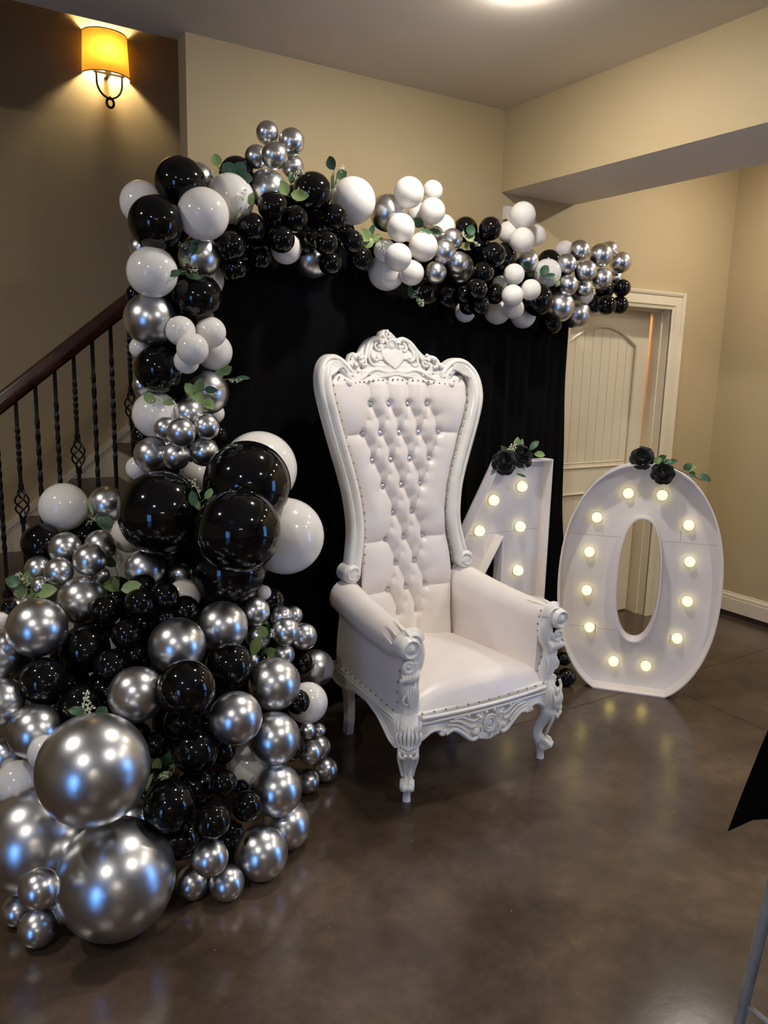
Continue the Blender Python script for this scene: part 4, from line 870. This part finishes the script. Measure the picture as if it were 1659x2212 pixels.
BLAB = [
("white balloon at the garland's stair side top, partly behind two black balloons", None),
("topmost black balloon of the garland's upper bend beside the stairs", None),
('chrome balloon peeking out behind the topmost black balloon of the bend', None),
("black balloon just below the topmost one at the garland's upper bend", None),
("white balloon standing proud between black balloons at the garland's upper bend", None),
("white balloon with a feathery sprig in front at the garland's upper bend", None),
('black balloon behind broad dark leaves beside the top chrome bunch', None),
("white balloon above the handrail end in the garland's column", None),
("chrome balloon with sprigs lying on it under the garland's upper bend", None),
('white balloon half hidden behind black and chrome ones high in the column', None),
('black balloon above the bunch of small white balloons on the column', None),
('chrome balloon covering the handrail end in the column', None),
('small white balloon in the bunch of four on the column', 'small white balloons, column bunch'),
('white balloon behind the bunch of small white balloons on the column', None),
('black balloon beside the bunch of small white balloons on the column', None),
('chrome balloon with green leaves over it in the column', None),
('white balloon crossed by a sparse sprig in the column', None),
('small chrome balloon in the bunch on the column above the huge black ones', 'small chrome balloons, column bunch'),
('chrome balloon beside the small chrome bunch, just above a huge black balloon', None),
('small chrome balloon in the bunch crowning the arch', 'small chrome balloons, crown of the arch'),
('chrome balloon directly under the chrome bunch on top of the arch', None),
('black balloon between a round leaved sprig and a large white balloon', None),
('chrome balloon showing behind the black one near the arch top', None),
('large white balloon beside the upright sprig on top of the arch', None),
('small black balloon in the bunch under the large white balloon of the arch', 'small black balloons, under the large white'),
("small black balloon in the bunch hanging inside the arch's upper bend", 'small black balloons, inside the bend'),
('white balloon half hidden by small black balloons under the arch top', None),
('chrome balloon half hidden by small black balloons under the arch top', None),
('black balloon hanging between the black bunch and the white bunch', None),
('chrome balloon between the large white balloon and the white bunches', None),
('small white balloon in the upper white bunch of the arch middle', 'small white balloons, upper bunch'),
('small white balloon in the lower white bunch of the arch middle', 'small white balloons, lower bunch'),
('white balloon hanging beneath the lower white bunch, against the curtain', None),
('small chrome balloon in the bunch beside the lower white bunch', 'small chrome balloons, arch middle'),
('chrome balloon behind the small chrome bunch in the arch middle', None),
('black balloon in the upper black bunch between chrome and white bunches', 'small black balloons, upper middle'),
('black balloon behind the dark hanging sprig on the curtain', None),
('black balloon between the hanging sprig and the small black bunch', None),
('small black balloon in the lower black bunch of the arch middle', 'small black balloons, lower middle'),
('white balloon hidden beneath the small black bunch in the arch middle', None),
('small white balloon in the bunch covering the wall sensor', 'small white balloons, bunch by the sensor'),
('chrome balloon under the white bunch that covers the wall sensor', None),
('small white balloon in the lowest white bunch of the arch', 'small white balloons, lowest bunch'),
('white balloon beneath the small black bunch and the lowest white bunch', None),
('white balloon hanging beneath the lowest white bunch', None),
('black balloon beside the lowest white bunch near the arch end', None),
('white balloon behind the sprig near the arch end', None),
('black balloon behind the white one near the arch end', None),
('white balloon showing behind the chrome bunch at the arch end', None),
('small chrome balloon in the large bunch at the arch end above the door', 'small chrome balloons, arch end'),
('white balloon showing below the chrome bunch at the arch end', None),
('chrome balloon below the arch end, beside a black one', None),
('lowest chrome balloon of the arch end, above the door', None),
('lowest black balloon of the arch end, against the curtain', None),
('small black balloon in the bunch at the arch end above the door', 'small black balloons, arch end'),
('huge white balloon behind the uppermost huge black balloon', None),
('uppermost huge black balloon, overlapping a huge white one', None),
('huge black balloon on the stair side of the other huge black ones', None),
('huge black balloon standing in front of the other huge black ones', None),
('huge white balloon nearest the throne, against the black curtain', None),
('huge black balloon half hidden beneath the foremost huge black one', None),
('white balloon tucked between a huge black balloon and the small chrome bunch', None),
('white balloon in front of the stair balusters on top of the heap', None),
('chrome balloon beside the white one in front of the stair balusters', None),
('small chrome balloon in the bunch below the stair balusters', 'small chrome balloons, stair side'),
('chrome balloon between the two leafiest sprigs of the heap', None),
('chrome balloon right below the sprig with five round leaves', None),
('chrome balloon in the shade under a huge black balloon', None),
('white balloon showing behind small black ones under the huge black balloons', None),
('small black balloon in the bunch below the sprig with two wide leaves', 'small black balloons, heap top'),
('black balloon between the small black bunch and the chrome ones', None),
('black balloon below the chrome one that lies under the five leaf sprig', None),
("chrome balloon above the black one in the heap's middle", None),
('chrome balloon just above the topmost huge chrome balloon', None),
("black balloon in the heap's middle, ringed by chrome ones", None),
('black balloon behind the flowering sprig of the heap', None),
('chrome balloon behind the topmost huge chrome balloon, above white ones', None),
('chrome balloon beneath the huge black balloons, above a black one', None),
('black balloon beside the pale leaved sprig, between chrome ones', None),
('chrome balloon right below the pale leaved sprig', None),
('chrome balloon below the black one beside the pale leaved sprig', None),
('chrome balloon second below the pale leaved sprig', None),
('white balloon deep in the heap between chrome and black ones', None),
('black balloon above the sprig beside the huge chrome balloons', None),
('black balloon below the sprig beside the huge chrome balloons', None),
('chrome balloon third below the pale leaved sprig', None),
('chrome balloon on the floor behind another one on the throne side', None),
('small black balloon in the bunch above the three small chrome ones on the floor', 'small black balloons, heap front'),
('chrome balloon on the floor beside the bunch of three small chrome ones', None),
('white balloon peeking out behind the topmost huge chrome balloon', None),
('white balloon resting between the two upper huge chrome balloons', None),
('small chrome balloon in the bunch around the pale leaved sprig', 'small chrome balloons, throne side upper'),
("chrome balloon at the heap's throne side, against the curtain", None),
('white balloon with a small black one in front, facing the throne', None),
('small black balloon in front of the white one facing the throne', None),
("small chrome balloon in the bunch on the floor by the throne's back leg", 'small chrome balloons, throne side lower'),
('huge chrome balloon resting on top of the other two huge chrome ones', None),
('huge chrome balloon behind the one on the floor, under the topmost one', None),
("huge chrome balloon lying on the floor at the heap's front", None),
('small chrome balloon in the bunch of four before the huge chrome ones', 'small chrome balloons, bunch of four'),
('small chrome balloon in the bunch of three on the floor', 'small chrome balloons, bunch of three'),
('black balloon on the floor against the number zero', None)]
BAL = [  # includes extra, mostly hidden black balloons added so gaps read dark
('bend','W',0.7841,2.9508,2.1891,0.0774,0),
('bend','K',0.9077,2.8965,2.2647,0.0891,1),
('bend','S',1.0008,2.9807,2.3077,0.0549,2),
('bend','K',0.7936,2.8219,2.1075,0.0926,3),
('bend','W',0.9537,2.7930,2.1491,0.0894,4),
('bend','W',1.1013,2.9201,2.2394,0.0880,5),
('bend','K',1.1572,2.9965,2.3451,0.0672,6),
('column','S',0.7803,2.9676,2.0393,0.0418,-1),
('column','W',0.7795,2.8295,1.9427,0.0871,7),
('column','S',0.9695,2.8937,2.0168,0.0780,8),
('column','W',1.0245,2.9924,1.9465,0.0708,9),
('column','K',0.9459,2.8526,1.8687,0.0910,10),
('column','K',0.7539,2.9703,1.8745,0.0337,-1),
('column','S',0.7808,2.8822,1.7845,0.0928,11),
('column','W',0.8624,2.7905,1.7456,0.0525,12),
('column','W',0.9827,2.8193,1.7463,0.0559,12),
('column','W',0.8821,2.7209,1.6833,0.0551,12),
('column','W',0.8848,2.8003,1.6412,0.0450,12),
('column','W',1.0315,2.9262,1.6780,0.0708,13),
('column','W',0.7655,2.9691,1.6837,0.0393,-1),
('column','K',0.8074,2.8834,1.6104,0.0877,14),
('column','S',0.7699,2.9707,1.5488,0.0379,-1),
('column','S',0.9985,2.9179,1.5243,0.0833,15),
('column','W',0.8042,2.9264,1.4415,0.0863,16),
('column','W',1.0542,2.9966,1.4392,0.0404,-1),
('column','S',0.9081,2.8550,1.4502,0.0568,17),
('column','S',0.8087,2.8202,1.4003,0.0420,17),
('column','S',0.9488,2.7843,1.4070,0.0477,17),
('column','S',0.8405,2.7423,1.3912,0.0528,17),
('column','S',0.8410,2.8125,1.2987,0.0509,17),
('column','S',0.9500,2.8245,1.3086,0.0546,17),
('column','S',0.8357,2.9389,1.3252,0.0281,17),
('column','K',0.7631,2.9887,1.3594,0.0386,-1),
('column','K',1.0660,2.9962,1.3526,0.0444,-1),
('column','S',0.7732,2.8918,1.2959,0.0652,18),
('column','W',0.7416,2.9675,1.2395,0.0455,-1),
('column','W',0.9627,2.9797,1.1923,0.0603,-1),
('peak','S',1.2679,2.9583,2.5031,0.0433,19),
('peak','S',1.3480,2.9122,2.4747,0.0496,19),
('peak','S',1.2497,2.8497,2.3980,0.0490,19),
('peak','S',1.2211,2.9537,2.4092,0.0440,19),
('peak','S',1.3792,2.9705,2.4003,0.0436,19),
('peak','S',1.2581,2.9372,2.2951,0.0746,20),
('peak','K',1.4332,2.9024,2.3018,0.0761,21),
('peak','S',1.5109,3.0304,2.3557,0.0530,22),
('peak','W',1.6453,2.9590,2.3040,0.0952,23),
('underpeak','K',1.4223,3.0271,2.2834,0.0674,-1),
('underpeak','K',1.5298,3.0235,2.2346,0.0649,24),
('underpeak','K',1.2657,3.0140,2.1251,0.0624,25),
('underpeak','K',1.6365,3.0473,2.1941,0.0627,24),
('underpeak','K',1.4234,2.9630,2.1262,0.0595,-1),
('underpeak','K',1.2915,2.9151,2.1760,0.0608,25),
('underpeak','K',1.1771,2.9873,2.0702,0.0576,25),
('underpeak','K',1.2361,2.8364,2.2154,0.0553,25),
('underpeak','K',1.1501,2.8388,2.1325,0.0530,25),
('underpeak','K',1.0705,2.8300,2.0569,0.0524,25),
('underpeak','K',1.3229,2.8232,2.1790,0.0490,25),
('underpeak','K',1.2573,2.8042,2.0967,0.0493,25),
('underpeak','K',1.2113,2.9035,2.0325,0.0443,25),
('underpeak','K',1.1048,2.8896,1.9851,0.0487,25),
('underpeak','W',1.3367,2.9370,2.0851,0.0602,26),
('underpeak','S',1.4963,3.0259,2.0727,0.0805,27),
('underpeak','K',1.5232,2.8847,2.2167,0.0524,24),
('underpeak','K',1.4489,2.8142,2.1033,0.0467,24),
('underpeak','K',1.6105,2.8985,2.1337,0.0471,24),
('underpeak','K',1.5216,2.9168,2.0447,0.0487,24),
('underpeak','K',1.4266,2.8820,2.1225,0.0364,24),
('underpeak','K',1.7356,3.0512,2.0905,0.0561,28),
('middle','S',1.8606,3.0347,2.2926,0.0784,29),
('middle','W',1.9079,2.9425,2.3673,0.0650,30),
('middle','W',2.0979,3.0416,2.4134,0.0466,30),
('middle','W',2.0628,2.9854,2.3167,0.0573,30),
('middle','W',2.1991,3.0951,2.2750,0.0601,30),
('middle','W',2.0591,3.0855,2.3127,0.0544,30),
('middle','W',1.8604,2.9224,2.2171,0.0589,31),
('middle','W',1.9861,2.9358,2.1536,0.0645,31),
('middle','W',1.8200,2.8744,2.0886,0.0572,31),
('middle','W',1.8237,2.9898,2.1287,0.0479,31),
('middle','W',1.9419,2.9539,2.0431,0.0546,31),
('middle','W',1.8766,3.0564,2.0502,0.0821,32),
('middle','S',2.1881,3.0037,2.2123,0.0494,33),
('middle','S',2.1113,2.9540,2.1457,0.0536,33),
('middle','S',2.1961,2.9650,2.1064,0.0504,33),
('middle','S',2.0848,2.9750,2.0561,0.0498,33),
('middle','S',2.3031,3.0968,2.1043,0.0725,34),
('middle','S',2.1337,3.0557,2.2350,0.0380,33),
('middle','K',2.3379,3.1048,2.2827,0.0592,35),
('middle','K',2.4228,3.0233,2.2857,0.0544,35),
('middle','K',2.4232,3.0997,2.2297,0.0511,35),
('middle','K',2.4242,2.9882,2.1655,0.0554,35),
('middle','K',2.5895,3.1225,2.1806,0.0687,35),
('middle','K',2.0917,3.0794,1.9746,0.0706,36),
('middle','K',2.2403,3.0977,1.9601,0.0593,37),
('middle','K',2.3625,2.9839,2.0787,0.0497,38),
('middle','K',2.2910,2.9355,1.9955,0.0489,38),
('middle','K',2.4655,3.0175,1.9913,0.0489,38),
('middle','K',2.3387,2.9661,1.9234,0.0476,38),
('middle','K',2.2778,3.0143,1.9725,0.0433,38),
('middle','K',2.3326,3.0471,1.9311,0.0440,38),
('middle','W',2.3664,3.1147,1.9058,0.0495,39),
('right','W',2.6280,3.0358,2.3708,0.0627,40),
('right','W',2.6081,3.0062,2.2501,0.0602,40),
('right','W',2.5982,3.1004,2.2967,0.0522,40),
('right','W',2.7815,3.1066,2.3031,0.0512,40),
('right','S',2.7556,3.1391,2.1788,0.0634,41),
('right','W',2.5671,3.0057,2.0880,0.0514,42),
('right','W',2.6566,2.9807,2.0213,0.0508,42),
('right','W',2.5086,2.9389,1.9810,0.0527,42),
('right','W',2.5861,3.0179,1.9314,0.0521,42),
('right','W',2.5710,3.1219,1.9217,0.0671,43),
('right','W',2.7560,3.1374,1.9117,0.0666,44),
('right','W',2.5536,3.0903,2.0520,0.0364,42),
('right','K',2.7504,3.0336,1.9818,0.0788,45),
('right','W',2.8556,3.0857,2.1236,0.0708,46),
('right','K',2.9266,3.1536,2.1903,0.0626,47),
('right','W',3.0533,3.1790,2.2623,0.0515,48),
('right','S',3.0736,3.0879,2.2547,0.0531,49),
('right','S',2.9560,3.0578,2.1726,0.0522,49),
('right','S',3.2133,3.0705,2.2424,0.0612,49),
('right','S',3.3840,3.1782,2.2929,0.0510,49),
('right','S',3.4109,3.1130,2.2256,0.0583,49),
('right','S',3.0578,3.0189,2.1433,0.0561,49),
('right','S',3.2379,3.0749,2.1243,0.0569,49),
('right','S',3.4532,3.1830,2.1511,0.0440,49),
('right','S',2.9482,3.0265,2.0670,0.0520,49),
('right','S',3.0950,3.0634,2.0612,0.0450,49),
('right','W',3.2120,3.1832,2.0477,0.0607,50),
('right','S',2.9414,3.0693,1.9607,0.0767,51),
('right','S',3.1488,3.1548,1.9377,0.0777,52),
('right','K',2.9670,3.1576,1.8829,0.0614,53),
('right','K',3.4485,3.1229,2.0943,0.0487,54),
('right','K',3.4543,3.1351,2.0033,0.0491,54),
('right','K',3.2963,3.0828,1.9915,0.0527,54),
('right','K',3.3567,3.1613,2.0806,0.0511,54),
('right','K',3.3040,3.1751,2.0038,0.0511,54),
('knot','W',1.1851,2.8558,1.2285,0.1483,55),
('knot','K',1.0431,2.6267,1.2089,0.1575,56),
('knot','K',0.7552,2.7086,1.1097,0.1508,57),
('knot','K',0.9274,2.4172,1.0893,0.1441,58),
('knot','W',1.2083,2.6559,0.9949,0.1447,59),
('knot','K',0.9694,2.6327,0.9012,0.1420,60),
('knot','W',0.6983,2.9526,0.9905,0.0702,61),
('shoulder','W',0.4877,3.0624,1.0930,0.0902,62),
('shoulder','S',0.6367,3.0314,1.0979,0.0706,63),
('shoulder','K',0.3972,3.0134,0.9736,0.0729,-1),
('shoulder','K',0.5602,3.0822,0.9701,0.0712,-1),
('shoulder','S',0.4614,2.9146,0.9675,0.0583,64),
('shoulder','S',0.5759,2.8788,0.9755,0.0572,64),
('shoulder','S',0.5136,2.7548,0.9573,0.0562,64),
('shoulder','S',0.3694,2.9218,0.9010,0.0462,64),
('shoulder','S',0.4171,2.7921,0.9167,0.0495,64),
('shoulder','S',0.3606,2.8188,0.8675,0.0320,64),
('shoulder','S',0.5514,2.7790,0.8902,0.0327,64),
('shoulder','S',0.4398,2.8276,0.8599,0.0293,64),
('shoulder','S',0.4754,2.7127,0.8275,0.0825,65),
('shoulder','S',0.3119,2.5809,0.7968,0.0943,66),
('shoulder','S',0.2927,2.7949,0.8059,0.0378,-1),
('shoulder','K',0.2524,2.7571,0.8226,0.0277,-1),
('shoulder','W',0.2233,2.7378,0.7879,0.0275,-1),
('shoulder','S',0.1955,2.6481,0.6984,0.0919,-1),
('shoulder','S',0.1902,2.5253,0.5952,0.0716,-1),
('shoulder','W',0.2704,2.5443,0.5749,0.0235,-1),
('heap','K',0.5022,2.5327,0.5622,0.0706,-1),  # this run of black ones: fillers added behind the heap to darken its gaps
('heap','K',0.4263,2.7266,0.6256,0.0640,-1),
('heap','K',0.2936,2.7269,0.6169,0.0562,-1),
('heap','K',0.6135,2.8395,0.7850,0.0763,-1),
('heap','K',0.7595,2.8460,0.8081,0.0767,-1),
('heap','K',0.5900,2.6333,0.5854,0.0805,-1),
('heap','K',0.6635,2.5212,0.5951,0.0724,-1),
('heap','K',0.6856,2.7404,0.7061,0.0839,-1),
('heap','K',0.9001,2.7603,0.7759,0.0734,-1),
('heap','K',0.4055,2.6209,0.5763,0.0650,-1),
('heap','K',0.7910,2.3801,0.4482,0.0702,-1),
('heap','K',0.5918,2.2904,0.3280,0.0617,-1),
('heap','K',0.5503,2.3989,0.4319,0.0659,-1),
('heap','K',0.7989,2.2156,0.1089,0.0577,-1),
('heap','K',0.9505,2.4539,0.2901,0.0699,-1),
('heap','K',0.7153,2.2567,0.2941,0.0687,-1),
('heap','K',0.3465,2.5366,0.5329,0.0597,-1),
('heap','K',0.8729,2.5848,0.6280,0.0700,-1),
('heap','K',0.5250,2.7796,0.7109,0.0692,-1),
('heap','K',1.0688,2.5853,0.5383,0.0660,-1),
('heap','S',0.6922,2.7214,0.9110,0.0692,67),
('heap','S',0.8133,2.7053,0.8814,0.0420,-1),
('heap','K',0.7967,2.7999,0.9310,0.0790,-1),
('heap','W',0.8067,2.6401,0.8197,0.0595,68),
('heap','W',1.1017,2.6164,0.7963,0.0278,-1),
('heap','K',0.5278,2.5959,0.8204,0.0525,69),
('heap','K',0.6190,2.5200,0.8496,0.0506,69),
('heap','K',0.7050,2.5299,0.8605,0.0484,69),
('heap','K',0.5674,2.4937,0.7588,0.0484,69),
('heap','K',0.7034,2.5316,0.7851,0.0377,69),
('heap','K',0.6589,2.6296,0.8728,0.0479,69),
('heap','K',0.7780,2.5500,0.7949,0.0513,-1),
('heap','K',0.4560,2.5953,0.6949,0.0814,70),
('heap','K',0.3116,2.5126,0.6440,0.0728,71),
('heap','K',0.5946,2.5125,0.6771,0.0524,-1),
('heap','S',0.7086,2.4077,0.7245,0.0926,72),
('heap','S',0.5484,2.3066,0.6282,0.0857,73),
('heap','K',0.6791,2.2218,0.6536,0.0883,74),
('heap','K',0.4096,2.4414,0.5688,0.0657,75),
('heap','S',0.2713,2.4359,0.5164,0.0824,76),
('heap','K',0.5097,2.4674,0.6687,0.0567,-1),
('heap','K',0.4701,2.3396,0.5249,0.0459,-1),
('heap','S',0.8937,2.4944,0.7347,0.0873,77),
('heap','K',0.8775,2.3864,0.6310,0.0801,78),
('heap','S',1.0243,2.3422,0.5527,0.0913,79),
('heap','S',0.8275,2.1983,0.5316,0.0832,80),
('heap','S',0.9837,2.2540,0.3984,0.0891,81),
('heap','K',1.0668,2.3117,0.3224,0.0520,-1),
('heap','W',0.9248,2.3246,0.2782,0.0797,82),
('heap','K',0.7000,2.2192,0.4430,0.0727,83),
('heap','K',0.8133,2.2785,0.3849,0.0427,-1),
('heap','K',0.5819,2.1036,0.3504,0.0767,84),
('heap','K',0.6058,2.3181,0.4419,0.0442,-1),
('heap','S',0.9618,2.1854,0.2487,0.0846,85),
('heap','S',1.0164,2.2238,0.0844,0.0844,86),
('heap','K',0.7639,2.1405,0.3522,0.0419,87),
('heap','K',0.8343,2.1271,0.2607,0.0470,87),
('heap','K',0.6865,2.0198,0.3145,0.0505,87),
('heap','K',0.8583,2.2362,0.2640,0.0245,87),
('heap','K',0.7961,2.1305,0.1833,0.0264,87),
('heap','S',0.8781,2.1174,0.0868,0.0868,88),
('heap','K',0.6336,2.1717,0.1881,0.0647,-1),
('heap','K',0.6966,2.3275,0.4926,0.0600,-1),
('heap','S',0.5164,2.2611,0.2351,0.0504,-1),
('heap','W',0.2811,2.3216,0.4965,0.0493,89),
('heap','W',0.2147,2.4554,0.3489,0.0687,90),
('heap','S',0.1935,2.5396,0.4095,0.0526,-1),
('edge','S',1.0432,2.5603,0.7472,0.0542,91),
('edge','K',1.1419,2.6537,0.7477,0.0549,-1),
('edge','S',1.1358,2.4957,0.6758,0.0510,91),
('edge','S',1.1533,2.5716,0.7056,0.0435,91),
('edge','S',1.2301,2.5389,0.6265,0.0509,91),
('edge','S',1.2297,2.6376,0.6798,0.0396,91),
('edge','S',1.0499,2.5516,0.6509,0.0460,91),
('edge','S',1.1421,2.5299,0.5733,0.0432,91),
('edge','S',1.0156,2.5220,0.5795,0.0253,91),
('edge','K',1.2335,2.5568,0.5137,0.0427,-1),
('edge','S',1.3137,2.6013,0.4616,0.0732,92),
('edge','W',1.1858,2.4133,0.4187,0.0749,93),
('edge','K',1.1150,2.3469,0.4644,0.0443,94),
('edge','S',1.1500,2.3388,0.3500,0.0299,95),
('edge','S',1.2347,2.4173,0.2953,0.0277,95),
('edge','S',1.1821,2.3798,0.2400,0.0460,95),
('edge','S',1.2663,2.4699,0.1958,0.0445,95),
('edge','S',1.3314,2.5423,0.0500,0.0500,95),
('edge','S',1.2325,2.4993,0.0468,0.0468,95),
('foot','S',0.3683,2.0649,0.5444,0.1503,96),
('foot','S',0.2377,2.3014,0.2374,0.1526,97),
('foot','S',0.4228,2.1010,0.1701,0.1701,98),
('foot','S',0.2105,2.0167,0.2667,0.0525,99),
('foot','S',0.1740,2.2695,0.0462,0.0462,99),
('foot','S',0.2141,2.1540,0.0526,0.0526,99),
('foot','S',0.2805,2.1858,0.0557,0.0365,99),
('foot','S',0.6743,2.0168,0.1991,0.0535,100),
('foot','S',0.6535,2.1293,0.0518,0.0518,100),
('foot','S',0.7453,2.0726,0.0546,0.0546,100),
('besideo','K',2.8864,2.7768,0.0477,0.0477,101),
('besideo','K',2.8932,2.8158,0.1337,0.0369,-1),
('besideo','K',2.8376,2.7973,0.0342,0.0342,-1),
]
for z_, c_, x, y, z, R, li in BAL:
    size = 'small' if R < .0665 else ('medium' if R < .12 else 'huge')
    o = link(BN[c_], BM[c_]); ph, gp = ZONE[z_]
    if li < 0: tag(o, f'{size} {BC[c_]} balloon partly hidden {ph}', 'balloon', f'{size} {BC[c_]} balloons, {gp}')
    else: tag(o, BLAB[li][0], 'balloon', BLAB[li][1])
    o.location = (x, y, z)
    away = Vector((x, y, 0)).normalized() * 1.0 + Vector((random.uniform(-.5, .5), random.uniform(-.5, .5), random.uniform(-.6, .3)))
    o.rotation_euler = (-away).to_track_quat('Z', 'Y').to_euler()
    k = random.uniform(.985, 1.02); o.scale = (R * k, R * k, R * (2 - k))

# ------------------------------------------------------------------ folding table with black cloth, at the right
T0 = Vector((1.872, 1.062)); tu = Vector((-.835, -.550)); tw = Vector((.550, -.835)); ZT = .735
tp = lambda u, w_, z: (T0.x + tu.x * u + tw.x * w_, T0.y + tu.y * u + tw.y * w_, z)
tb = thing('folding_table', 'folding table with grey metal tube legs under a black cloth', 'table', (0, 0, 0))
m_ = MB(); P = [tp(u, w_, z) for z in (ZT - .04, ZT) for u, w_ in ((0.02, 0.02), (.76, .02), (.76, 1.5), (.02, 1.5))]
m_.add(P, [(0, 1, 2, 3), (7, 6, 5, 4), (0, 4, 5, 1), (1, 5, 6, 2), (2, 6, 7, 3), (3, 7, 4, 0)]); m_.build('tabletop', 'table_plastic', tb, 0)
f0, f1 = Vector((1.588, .906, .012)), Vector((1.469, .787, .70)); off = Vector((tw.x, tw.y, 0))
for k in (0, 1.25):
    for uu in (0,):
        MB().tube([f0 + off * k, f1 + off * k], .0125, 12).build('leg', 'grey_metal', tb)
        MB().tube([f0 + off * (k + .12) + Vector((-.30, -.17, 0)), f1 + off * (k + .12) + Vector((-.02, -.01, 0))], .0125, 12).build('leg', 'grey_metal', tb)
m1 = f0.lerp(f1, .30); m2 = (f0 + off * .12 + Vector((-.30, -.17, 0))).lerp(f1 + off * .12 + Vector((-.02, -.01, 0)), .22)
MB().tube([m1, m1 + Vector((.02, -.12, -.02)), m1 + off * .6 + Vector((0, 0, -.02))], .0065, 8).build('brace', 'grey_metal', tb)
for k in (0, 1.25): MB().lathe([(.016, -.012), (.016, .02), (.013, .024)], tuple(f0 + off * k), n=10).build('foot_cap', 'dark_brown', tb)
ct = MB(); nn = 40; P = []
for j in range(nn + 1):                      # far side hangs down, its corner drawn out to a point
    s_ = j / nn; w_ = 1.53 * s_ - .012
    for i in range(9):
        t = i / 8; top = Vector(tp(-.012, w_, ZT + .006)); e = math.exp(-(s_ / .03)); hem = Vector(tp(-.045 - .012 * math.sin(w_ * 24), w_, .48)).lerp(Vector((1.921, 1.187, .36)), e)
        P.append(top.lerp(hem, t) + Vector((-tu.x, -tu.y, 0)) * (.010 * math.sin(PI * t) + .012 * math.sin(w_ * 30 + 1) * t * (1 - e)))
ct.grid(P, 9, nn + 1)
P = [tp(u, w_, ZT + .006) for u in (-.012, .78) for w_ in (-.012, 1.518)]; ct.add(P, [(0, 1, 3, 2)])
co = ct.build('tablecloth', 'black_fabric', None, 50); tag(co, 'black cloth hanging to a point from the corner of the folding table', 'tablecloth')
sm = co.modifiers.new('thickness', 'SOLIDIFY'); sm.thickness = .003
